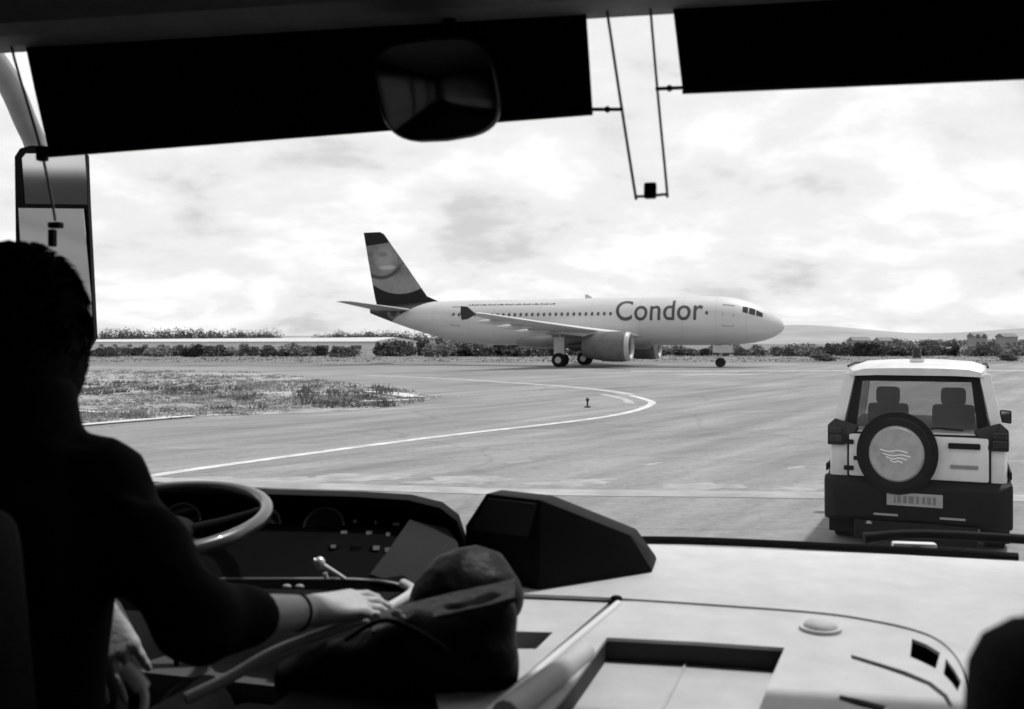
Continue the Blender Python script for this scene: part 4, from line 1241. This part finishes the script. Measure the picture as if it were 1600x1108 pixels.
# dark kick panel below the dash on the door side
gs = [p for p in seamS if 690 < p[0]]
bm = nb(); rws = []
for i, p in enumerate(gs):
    q = gs[min(i + 1, len(gs) - 1)]; q0 = gs[max(i - 1, 0)]
    tn = (onz(q[0], q[1], ZS - .014) - onz(q0[0], q0[1], ZS - .014)).normalized(); sd_ = Vector((tn.y, -tn.x, 0)) * .012; c_ = onz(p[0], p[1], ZS - .014)
    rws.append([c_ - sd_, c_ + sd_, c_ + sd_ + Vector((0, 0, -.004)), c_ - sd_ + Vector((0, 0, -.004))])
bloft(bm, rws); ob('seam_gap_shade', bm, DARK, bus)  # dark strip under the seam stands in for shade in the gap
bm = nb(); bbox(bm, Bp(.45, 1.6, 1.2), (.1, 1.2, .6), Matrix.Rotation(-HB, 3, 'Z'), .03); ob('kick_panel', bm, DARK, bus, smooth=40)

# instrument binnacle
bn = empty('instrument_binnacle'); bn.parent = bus
bn['label'] = 'black hooded instrument binnacle with switches'
INST = mat('instrument_black', .004, .7, .3, 12, spec=.03)
hood = [(150, 752, 2.15), (260, 757, 2.14), (420, 767, 2.12), (560, 771, 2.10), (640, 776, 2.08), (690, 788, 2.06), (716, 808, 2.04), (726, 838, 2.02), (727, 880, 2.0), (722, 920, 1.98)]
lower = [(150, 905, 1.92), (260, 905, 1.92), (370, 905, 1.90), (470, 905, 1.89), (540, 905, 1.88), (590, 908, 1.87), (625, 914, 1.86), (640, 925, 1.86), (650, 935, 1.86), (660, 940, 1.86)]
def PT(t): return at(*t)
bm = nb()
rows = []
for h_, l_ in zip(hood, lower):
    a, b = PT(h_), PT(l_)
    out_ = a + Vector((0, .10, -.03)); outl = b + Vector((0, .22, -.06))
    f1 = a + Vector((0, -.045, .0)); f2 = a + Vector((0, -.04, -.018)); f3 = a + Vector((0, .04, -.03))
    rows.append([a + Vector((0, .03, .0)), f1, f2, f3, a.lerp(b, .55) + Vector((0, .05, 0)), b, outl, out_])
bloft(bm, rows); ob('hood', bm, INST, bn, smooth=40)
def bil(s, t, d=0.0):
    f = s * (len(hood) - 1); i = min(int(f), len(hood) - 2); q = f - i
    a = PT(hood[i]).lerp(PT(hood[i + 1]), q) + Vector((0, .04, -.03)); b = PT(lower[i]).lerp(PT(lower[i + 1]), q)
    m_ = a.lerp(b, .5) + Vector((0, .045, 0))
    p = (a.lerp(m_, t * 2) if t < .5 else m_.lerp(b, t * 2 - 1))
    return p + Vector((0, -.012 - d, .006))
fn = Vector((.1, -.8, .6)).normalized()
rb = random.Random(3)
WM = mat('switch_mark', .30, .5, .3, 40)
for r_ in range(3):
    for k in range(6):
        s = .36 + k * .052; t = .34 + r_ * .17
        p = bil(s, t)
        bm = nb(); bbox(bm, p, (.024, .012, .016), Matrix.Rotation(R(-30), 3, 'X'), .003); sw = ob('switch', bm, DARK, bn)
        if rb.random() < .9:
            bm = nb(); bbox(bm, p + Vector((rb.uniform(-.004, .004), -.007, .006)), (rb.uniform(.004, .014), .002, rb.uniform(.003, .009)), Matrix.Rotation(R(-30), 3, 'X')); ob('mark', bm, WM, sw)
for s in (.12, .22, .31):
    p = bil(s, .4)
    bm = nb(); bdisc(bm, p, (0, -.85, .5), .042, .01, 28); d_ = ob('dial', bm, BLK, bn)
    bm = nb(); btube(bm, [p + Vector((math.cos(a) * .043, -.005 - .5 * 0, math.sin(a) * .043 * .86)) + Vector((0, math.sin(a) * .022, 0)) for a in [2 * math.pi * k / 24 for k in range(24)]], .0025, 6, closed=True); ob('dial_ring', bm, mat('dial_chrome', .25, .3, .1, 10, metal=.6), d_, smooth=60)
bm = nb(); btube(bm, smooth_path([PT((t[0], t[1], t[2] - .006)) for t in lower], 3), .0035, 6); ob('lower_trim', bm, mat('trim_line', .28, .35, .1, 10), bn, smooth=60)
# cheek panel at its right end
q0, q1, q2 = at(578, 897, 1.885), at(640, 812, 2.02), at(716, 900, 1.90)
nq = (q1 - q0).cross(q2 - q0).normalized()
def on_pl(px, py):
    d = at(px, py, 1.0) - Vector((0, 0, CH)); return Vector((0, 0, CH)) + d * ((q0 - Vector((0, 0, CH))).dot(nq) / d.dot(nq))
bm = nb(); bplate(bm, [on_pl(*t) for t in ((578, 897), (608, 858), (640, 812), (700, 826), (716, 850), (716, 905), (650, 920))], [], tuple(nq * (.03 if nq.y > 0 else -.03)))
ob('cheek_panel', bm, mat('cheek_grey', .020, .6, .2, 10, spec=.1), bn, smooth=40)
# stalk lever
bm = nb(); btube(bm, [at(490, 876, 1.78), at(506, 884, 1.78), at(538, 904, 1.80)], [.006, .005, .004], 8); bsphere(bm, at(500, 880, 1.78), (.010, .010, .012), u=10, v=8)
ob('stalk_lever', bm, mat('silver', .7, .3, .1, 8, metal=.5), bus, smooth=60)
bm = nb(); btube(bm, [at(510, 905, 1.8), at(508, 895, 1.8)], .004, 8); ob('key_shank', bm, MATS['silver'], bus, smooth=60)
# tray lip the hand rests on
LIP = mat('lip_grey', .50, .45, .1, 8)
bm = nb(); btube(bm, smooth_path([at(290, 1092, 1.42), at(360, 1058, 1.46), at(430, 1018, 1.50), at(520, 985, 1.56), at(590, 958, 1.62), at(632, 935, 1.68), at(645, 922, 1.74), at(630, 912, 1.80)], 5), .009, 10); ob('console_lip', bm, LIP, bus, smooth=60)
bm = nb(); bhull(bm, [at(640, 925, 1.70), at(700, 900, 1.78), at(560, 990, 1.60), at(640, 990, 1.60), at(640, 940, 1.8), at(560, 1040, 1.55)], .006); ob('console_side', bm, mat('cheek_grey', .018), bus, smooth=40)
bm = nb(); bhull(bm, [at(372, 918, 1.86), at(630, 925, 1.80), at(372, 960, 1.80), at(560, 960, 1.72), at(372, 960, 2.0), at(630, 960, 2.0)], .005); ob('lower_tray', bm, DARK, bus, smooth=40)
for px in (448, 468):
    bm = nb(); bsphere(bm, at(px, 917, 1.80), (.009, .006, .005), u=10, v=6); ob('tray_stud', bm, WM, bus, smooth=60)
# knob and lever seen in the gap under the arm
bm = nb(); bsphere(bm, at(273, 999, 1.62), (.012, .012, .013), u=14, v=10); ob('lever_knob', bm, mat('knob_grey', .22, .3, .1, 8), bus, smooth=60)
bm = nb(); btube(bm, [at(273, 1006, 1.62), at(276, 1040, 1.62)], .005, 8); ob('lever_rod', bm, DARK, bus, smooth=60)

# steering wheel
sw_ = empty('steering_wheel'); sw_.parent = bus
sw_['label'] = 'large flat black steering wheel in front of the driver'
wc = at(243, 812, 1.85)
WR = .208
rotW = Matrix.Rotation(-HB, 3, 'Z') @ Matrix.Rotation(R(9), 3, 'X')
RIM = mat('wheel_rim', .035, .3, .15, 12, coat=.6)
bm = nb(); btube(bm, [wc + rotW @ Vector((WR * math.cos(a), WR * math.sin(a), 0)) for a in [2 * math.pi * k / 64 for k in range(64)]], .0135, 12, closed=True); ob('rim', bm, RIM, sw_, smooth=80)
for a in (R(20), R(160), R(215), R(-35)):
    bm = nb(); btube(bm, [wc + rotW @ Vector((.05 * math.cos(a), .05 * math.sin(a), -.035)), wc + rotW @ Vector((.13 * math.cos(a), .13 * math.sin(a), -.02)), wc + rotW @ Vector((WR * math.cos(a), WR * math.sin(a), 0))], [.018, .014, .01], 8); ob('spoke', bm, DARK, sw_, smooth=60)
bm = nb(); bsphere(bm, wc + rotW @ Vector((0, 0, -.03)), (.075, .075, .03), rotW); ob('hub', bm, DARK, sw_, smooth=60)
bm = nb(); btube(bm, [wc + rotW @ Vector((0, 0, -.04)), wc + Vector((.05, .22, -.5))], .04, 12); ob('column', bm, DARK, sw_, smooth=60)

# wiper outside the glass
wp = empty('wiper'); wp.parent = bus
wp['label'] = 'black wiper lying along the base of the windscreen'
bm = nb(); btube(bm, smooth_path([Bp(-.28, 2.43, 1.545), Bp(0, 2.47, 1.548), Bp(.4, 2.47, 1.545), Bp(.78, 2.43, 1.545)], 5), .011, 6); ob('blade', bm, DARK, wp, smooth=60)
bm = nb(); btube(bm, smooth_path([Bp(.45, 2.52, 1.56), Bp(.60, 2.52, 1.575), Bp(.95, 2.47, 1.575)], 4), [.016, .013, .012, .012, .012, .012, .012, .012, .012], 8); ob('arm', bm, DARK, wp, smooth=60)
pv = at(1428, 853, 2.42)
bm = nb(); bbox(bm, pv, (.105, .03, .018), Matrix.Rotation(-HB, 3, 'Z'), .006); ob('pivot_cap', bm, MATS['silver'], wp, smooth=40)
bm = nb(); bbox(bm, pv + Vector((.0, -.022, -.006)), (.022, .02, .016), None, .004); ob('pivot_nut', bm, DARK, wp, smooth=40)
bm = nb(); bbox(bm, Bp(-.30, 2.43, 1.548), (.05, .03, .016), Matrix.Rotation(-HB, 3, 'Z'), .004); ob('washer_jet', bm, DARK, wp, smooth=40)

# seats
SEAT = mat('seat_cloth', .010, .9, .4, 30, bump=.4, bscale=200, spec=.2)
ds = empty('driver_seat'); ds.parent = bus
def seatbox(name, c, s, parent, bev=.05, rot=-HB, tilt=0):
    bm = nb(); bbox(bm, c, s, Matrix.Rotation(rot, 3, 'Z') @ Matrix.Rotation(tilt, 3, 'X'), bev, 4); return ob(name, bm, SEAT, parent, smooth=50)
seatbox('backrest', Bp(-1.0, 1.02, 1.53), (.47, .12, .66), ds, .055, tilt=R(8))
seatbox('cushion', Bp(-1.0, 1.30, 1.19), (.5, .5, .14), ds)
seatbox('pedestal', Bp(-1.0, 1.28, .95), (.35, .35, .34), ds, .02)
bm = nb(); pts = smooth_path([at(196, 1046, 1.22), at(208, 1058, 1.215), at(222, 1076, 1.21), at(226, 1094, 1.205), at(222, 1125, 1.2), at(218, 1200, 1.2)], 4)
btube(bm, pts, [.011 if i < 9 else .0055 for i in range(len(pts))], 8); ob('belt_buckle', bm, mat('buckle_white', .75, .35, .1, 10), ds, smooth=60)
ps = empty('passenger_seat'); ps.parent = bus
ps['label'] = 'black passenger seat back blurred at the lower right corner'
seatbox('backrest', Vector((.56, .60, 1.56)), (.52, .13, .62), ps, .06, rot=R(-4))
seatbox('cushion', Vector((.60, .28, 1.22)), (.5, .5, .14), ps)
seatbox('pedestal', Vector((.60, .28, .97)), (.35, .35, .36), ps, .02)

# ------------------------------------------------------------------ black box beside the driver
tk = empty('ticket_machine', tuple(onz(850, 905, ZS)))
def loc(p): return Vector(p) - Vector(tk.location)
def ray_plane(px, py, q, n_):
    d = at(px, py, 1.0) - Vector((0, 0, CH)); return Vector((0, 0, CH)) + d * ((q - Vector((0, 0, CH))).dot(n_) / d.dot(n_))
Eb = onz(842, 921, ZS + .002); Db = onz(1020, 893, ZS + .002); Fb = onz(727, 900, ZS + .002)
nR = (Db - Eb).cross(Vector((0, 0, 1))); nL = (Fb - Eb).cross(Vector((0, 0, 1)))
tB = ray_plane(845, 781, Eb, nR); tC = ray_plane(985, 836, Eb, nR)
tA = ray_plane(760, 771, Eb, nL); tG = ray_plane(727, 822, Eb, nL)
bk = Vector((.03, .13, 0))
pts = [loc(p) for p in (Eb, Db, Fb, tB, tC, tA, tG)] + [loc(p + bk + Vector((0, 0, dz))) for p, dz in ((Db, 0), (Fb, 0), (tC, -.012), (tB, -.012), (tA, -.012), (tG, -.012))]
bm = nb(); bhull(bm, pts, .004); ob('casing', bm, mat('box_black', .006, .6, .2, 10, spec=.06), tk, smooth=30)
nrm = nL.normalized()
if nrm.y > 0: nrm = -nrm
sc_ = [ray_plane(px, py, Eb, nL) for px, py in ((764, 778), (838, 787), (826, 838), (738, 828))]
bm = nb(); bplate(bm, [loc(p + nrm * .004) for p in sc_], [], tuple(-nrm * .01)); ob('screen', bm, mat('screen_grey', .02, .4, .1, 5, spec=.15), tk)
tag(tk, 'black wedge shaped machine with grey screen standing on the dashboard', 'machine')

# ------------------------------------------------------------------ bag on the console
LE = mat('black_leather', .006, .5, .35, 18, bump=.35, bscale=45, spec=.13)
bg0 = onz(630, 1088, ZP - .004)
bag = empty('bag', tuple(bg0))
def bl(p): return Vector(p) - bg0
prims = []
def C(a, b, ra, rb, k=.03): prims.append(('cap', tuple(bl(a)), tuple(bl(b)), ra, rb, k))
C(at(468, 1058, 1.45), at(640, 1010, 1.44), .034, .045)
C(at(640, 1010, 1.44), at(770, 968, 1.46), .045, .038)
C(at(470, 1072, 1.46), at(760, 1050, 1.46), .030, .050)
C(at(620, 1050, 1.43), at(762, 1030, 1.43), .045, .045)
C(at(500, 1060, 1.52), at(770, 1010, 1.52), .035, .04)
C(at(780, 950, 1.48), at(768, 1070, 1.46), .022, .03, .02)
v_, f_ = crease(sdf_mesh(prims, .005), .009, 15, 1)
ob('body', (v_, f_), LE, bag, smooth=180)
prims = [('ell', tuple(bl(at(722, 938, 1.60))), (.080, .07, .082), None, .02), ('ell', tuple(bl(at(755, 925, 1.61))), (.058, .06, .070), None, .03), ('cap', tuple(bl(at(672, 950, 1.58))), tuple(bl(at(790, 935, 1.58))), .030, .028, .03)]
v_, f_ = crease(sdf_mesh(prims, .005), .006, 17, 5)
dm = ob('domed_lid', (v_, f_), LE, bag, smooth=180)
FL = mat('flap_leather', .05, .4, .3, 15, spec=.3, bump=.3, bscale=60)
bm = nb()
rows = []
for (px, py, w_) in ((582, 984, .006), (640, 970, .010), (700, 958, .013), (760, 945, .013), (805, 932, .010)):
    c0 = at(px, py, 1.43 + (px - 580) / 225 * .02)
    rows.append([bl(c0 + Vector(o)) for o in ((0, -.014, -w_ * .5), (0, -.012, w_ * .2), (0, .04, w_ * .9 + .008), (0, .045, w_ * .5), (0, 0, -w_ * .1), (0, 0, -w_ * .6))])
bloft(bm, rows); ob('flap', bm, FL, bag, smooth=50)
for px, py, s in ((619, 958, .010), (628, 966, .008), (588, 962, .009), (572, 972, .007)):
    bm = nb(); bsphere(bm, bl(at(px, py, 1.42)), (s * (1.6 if px > 700 else .8), .004, s * .6), u=10, v=6); ob('buckle', bm, MATS['silver'], bag, smooth=60)
bm = nb(); btube(bm, [bl(p) for p in smooth_path([at(540, 1000, 1.42), at(580, 975, 1.41), at(620, 972, 1.40), at(690, 1010, 1.395), at(745, 1060, 1.40), at(760, 1085, 1.43)], 4)], .004, 8); ob('strap', bm, LE, bag, smooth=60)
tag(bag, 'black leather bag with domed lid lying on the console beside the driver', 'bag')

# ------------------------------------------------------------------ driver
p0 = Vector((-.72, 1.34, .80))
drv = empty('person', tuple(p0))
tag(drv, 'bus driver in a dark jacket seen from behind reaching right over the console', 'person')
def P_(v): return tuple(Vector(v) - p0)
SKIN = mat('skin', .42, .5, .12, 25, bump=.15, bscale=120)
HAIR = mat('dark_hair', .004, .7, .4, 60, spec=.03)
JACK = mat('dark_jacket', .006, .9, .4, 14, bump=.2, bscale=25, spec=.06)
hc = at(38, 510, 1.42)                                     # head centre
fw = Vector((math.sin(R(2)), math.cos(R(2)), 0))           # looks ahead
rt = Vector((fw.y, -fw.x, 0)); upv = Vector((0, 0, 1))
RH = Matrix((rt, fw, upv)).transposed()
def hp(r_, f, u): return P_(hc + rt * r_ + fw * f + upv * u)
body = []
def E(c, s, k=.02, rot=RH): body.append(('ell', c, s, [list(r) for r in rot] if rot else None, k))
def CP(a, b, ra, rb, k=.02): body.append(('cap', a, b, ra, rb, k))
E(hp(0, -.012, .025), (.074, .094, .085))                   # skull
E(hp(0, .030, -.045), (.058, .068, .072), .03)              # face
E(hp(0, .052, -.092), (.034, .034, .026), .03)              # chin
CP(hp(0, .088, .0), hp(0, .112, -.032), .008, .014, .012)   # nose
CP(hp(-.03, .078, .022), hp(.03, .078, .022), .012, .012, .015)   # brow
CP(hp(-.018, .086, -.066), hp(.018, .086, -.066), .007, .007, .006)  # lips
for s in (-1, 1):
    E(hp(s * .070, .0, -.012), (.009, .018, .030), .006)  # ears
    E(hp(s * .031, .078, .005), (.013, .010, .008), .004)   # eyes
neck = at(36, 664, 1.39)
CP(hp(0, -.02, -.06), P_(neck), .054, .058, .03)
chest = Vector((-.735, 1.36, 1.74)); pel = Vector((-.74, 1.29, 1.36))
shR, shL = at(156, 764, 1.40), Vector((-.93, 1.47, 1.86))
elR, wrR = at(306, 972, 1.31), at(486, 955, 1.535)
elL, wrL = Vector((-.99, 1.46, 1.60)), at(154, 950, 1.62)
CP(P_(neck), P_(chest), .06, .115, .05)
CP(P_(chest), P_(pel), .12, .13, .05)
CP(P_(shR), P_(shL), .055, .055, .05)
CP(P_(shR), P_(elR), .048, .040); CP(P_(elR), P_(wrR), .040, .025)
CP(P_(shL), P_(elL), .048, .040); CP(P_(elL), P_(wrL), .040, .026)
hipR, hipL = Vector((-.64, 1.32, 1.34)), Vector((-.83, 1.35, 1.34))
knR, knL = Vector((-.56, 1.74, 1.36)), Vector((-.78, 1.79, 1.36))
anR, anL = Vector((-.50, 1.86, .92)), Vector((-.72, 1.95, .92))
for h_, k_, a_ in ((hipR, knR, anR), (hipL, knL, anL)):
    CP(P_(pel), P_(h_), .12, .09, .05); CP(P_(h_), P_(k_), .08, .058); CP(P_(k_), P_(a_), .055, .038)
# right hand: palm down, fingers over the console lip
def hand(wr, dirv, nrmv, thumb_side, curl, prim, spread=.16):
    d = dirv.normalized(); n_ = (nrmv - d * nrmv.dot(d)).normalized(); sd = d.cross(n_) * thumb_side
    for k in range(4):                                        # metacarpals make the palm
        o = (k - 1.5) * .0185
        prim(P_(wr + sd * o * .65 + d * .012), P_(wr + d * (.082 - abs(k - 1.2) * .004) + sd * o), .0165, .0130, .012)
    Ls = [.070, .078, .073, .056]
    for k in range(4):
        o = (1.5 - k) * .0205
        b = wr + d * (.084 - abs(k - 1.2) * .004) + sd * o
        ang = curl[k]; dd = (d + sd * (1.5 - k) * spread * .55).normalized()
        q = b; rads = [.0088, .0080, .0072, .0062]
        seg = [.45, .32, .23]
        for j in range(3):
            ang_j = ang * (j + .55)
            v = dd * math.cos(ang_j) - n_ * math.sin(ang_j)
            q2 = q + v * Ls[k] * seg[j]
            prim(P_(q), P_(q2), rads[j], rads[j + 1], .0022 if j else .006); q = q2
    tb = wr + d * .022 + sd * .024 - n_ * .006
    t1 = tb + d * .034 + sd * .028 - n_ * .012; t2 = t1 + d * .030 + sd * .008 - n_ * .008; t3 = t2 + d * .022 - n_ * .006
    prim(P_(tb), P_(t1), .014, .0115, .010); prim(P_(t1), P_(t2), .0105, .0095, .005); prim(P_(t2), P_(t3), .009, .0075, .004)
hd = at(600, 938, 1.60) - wrR
hand(wrR, hd, Vector((.05, -.25, 1)), -1, [.30, .34, .40, .5], lambda a, b, ra, rb, k: CP(a, b, ra, rb, k))
hdL = at(186, 1035, 1.60) - wrL
hand(wrL, hdL, Vector((.3, -.9, .3)), 1, [.22, .26, .3, .34], lambda a, b, ra, rb, k: CP(a, b, ra, rb, k))
v_, f_ = sdf_mesh(body, .0036)
ob('body', (v_, f_), SKIN, drv, smooth=180)
# hair
pr = [('ell', hp(0, -.020, .030), (.077, .101, .092), [list(r) for r in RH], .02), ('ell', hp(0, -.05, -.065), (.074, .060, .085), [list(r) for r in RH], .03),
      ('ell', hp(.063, .0, -.03), (.022, .055, .088), [list(r) for r in RH], .02), ('ell', hp(-.063, .0, -.03), (.022, .055, .088), [list(r) for r in RH], .02),
      ('sub', hp(0, .115, -.05), (.070, .072, .105), [list(r) for r in RH], .01)]
v_, f_ = sdf_mesh(pr, .006)
ho = ob('hair', (v_, f_), HAIR, drv, smooth=180)
rh = random.Random(21); SV, SF = [], []
hcl = Vector(P_(hc))
for _ in range(5200):                                         # short strands lying over the scalp
    v = Vector(v_[rh.randrange(len(v_))]); n_ = (v - hcl - Vector((0, 0, -.01))).normalized()
    dn = Vector((rh.uniform(-.3, .3), -.25 + rh.uniform(-.3, .3), -1)); dn = (dn - n_ * dn.dot(n_)).normalized()
    L_ = rh.uniform(.012, .028); w_ = n_.cross(dn) * .0011
    i = len(SV)
    SV += [v - w_ - n_ * .001, v + w_ - n_ * .001, v + dn * L_ * .5 + n_ * rh.uniform(.002, .005), v + dn * L_ + n_ * rh.uniform(.0, .006)]
    SF += [(i, i + 1, i + 2), (i + 1, i + 3, i + 2)]
tag(ob('hair_strands', (SV, SF), HAIR, drv), kind='stuff')
# jacket: torso, collar, sleeves
pr = []
def JC(a, b, ra, rb, k=.04): pr.append(('cap', P_(a), P_(b), ra, rb, k))
JC(chest + Vector((-.04, 0, .0)), pel + Vector((-.02, 0, .02)), .135, .15, .06); JC(chest + Vector((.05, 0, .02)), pel + Vector((.03, 0, .02)), .12, .14, .06)
JC(shR, shL, .06, .06, .05); JC(shR.lerp(neck, .15) + Vector((0, 0, .022)), shR + Vector((.012, .0, .018)), .040, .040, .02)
JC(neck + Vector((0, 0, -.035)), chest, .068, .12, .05); JC(neck + Vector((0, -.010, .028)), neck + Vector((0, -.004, -.03)), .076, .084, .012)
JC(shR, shR.lerp(elR, .5), .058, .052); JC(shR.lerp(elR, .5), elR, .052, .050)
sleeve_end = elR.lerp(wrR, .42)
JC(elR, sleeve_end, .050, .044, .03)
JC(shL, elL, .070, .060); JC(elL, elL.lerp(wrL, .8), .058, .044, .03)
r_ = random.Random(9)
for k in range(9):                                            # folds
    t = r_.random(); c0 = shR.lerp(elR, t)
    a = Vector((r_.uniform(-.04, .04), -.045, r_.uniform(-.03, .05)))
    JC(c0 + a, c0 + a + Vector((r_.uniform(-.04, .04), .0, r_.uniform(-.03, .03))), .014, .008, .02)
for k in range(6):
    JC(shR.lerp(neck, r_.uniform(.1, .9)) + Vector((0, -.05, .0)), chest + Vector((r_.uniform(-.1, .15), -.11, r_.uniform(-.1, .1))), .014, .012, .03)
v_, f_ = crease(sdf_mesh(pr, .0075), .007, 11, 3)
ob('jacket', (v_, f_), JACK, drv, smooth=180)
pr = []
for h_, k_, a_ in ((hipR, knR, anR), (hipL, knL, anL)):
    JC(pel, h_, .14, .105, .05); JC(h_, k_, .098, .075); JC(k_, a_, .072, .06)
v_, f_ = sdf_mesh(pr, .011)
ob('trousers', (v_, f_), JACK, drv, smooth=180)
for a_ in (anR, anL):
    bm = nb(); bhull(bm, [P_(a_ + Vector(o)) for o in ((-.045, -.06, -.118), (.045, -.06, -.118), (-.05, .2, -.118), (.05, .2, -.118), (0, .24, -.118), (-.045, -.05, .0), (.045, -.05, .0), (-.04, .08, -.01), (.04, .08, -.01), (-.035, .2, -.07), (.035, .2, -.07))], .015)
    ob('shoe', bm, DARK, drv, smooth=50)
# white cuff on the left arm, thin dark bracelet on the right wrist
dL = (wrL - elL).normalized()
bm = nb(); btube(bm, [P_(elL.lerp(wrL, .72)), P_(elL.lerp(wrL, .9)), P_(wrL + dL * .012)], [.047, .044, .040], 16); ob('cuff', bm, mat('white_cuff', .8, .7, .15, 20), drv, smooth=60)
q = elR.lerp(wrR, .86); dR = (wrR - elR).normalized(); u1 = dR.orthogonal().normalized(); u2 = dR.cross(u1)
bm = nb(); btube(bm, [P_(q + (u1 * math.cos(a) + u2 * math.sin(a)) * .0275) for a in [2 * math.pi * k / 28 for k in range(28)]], .0028, 6, closed=True); ob('bracelet', bm, DARK, drv, smooth=60)
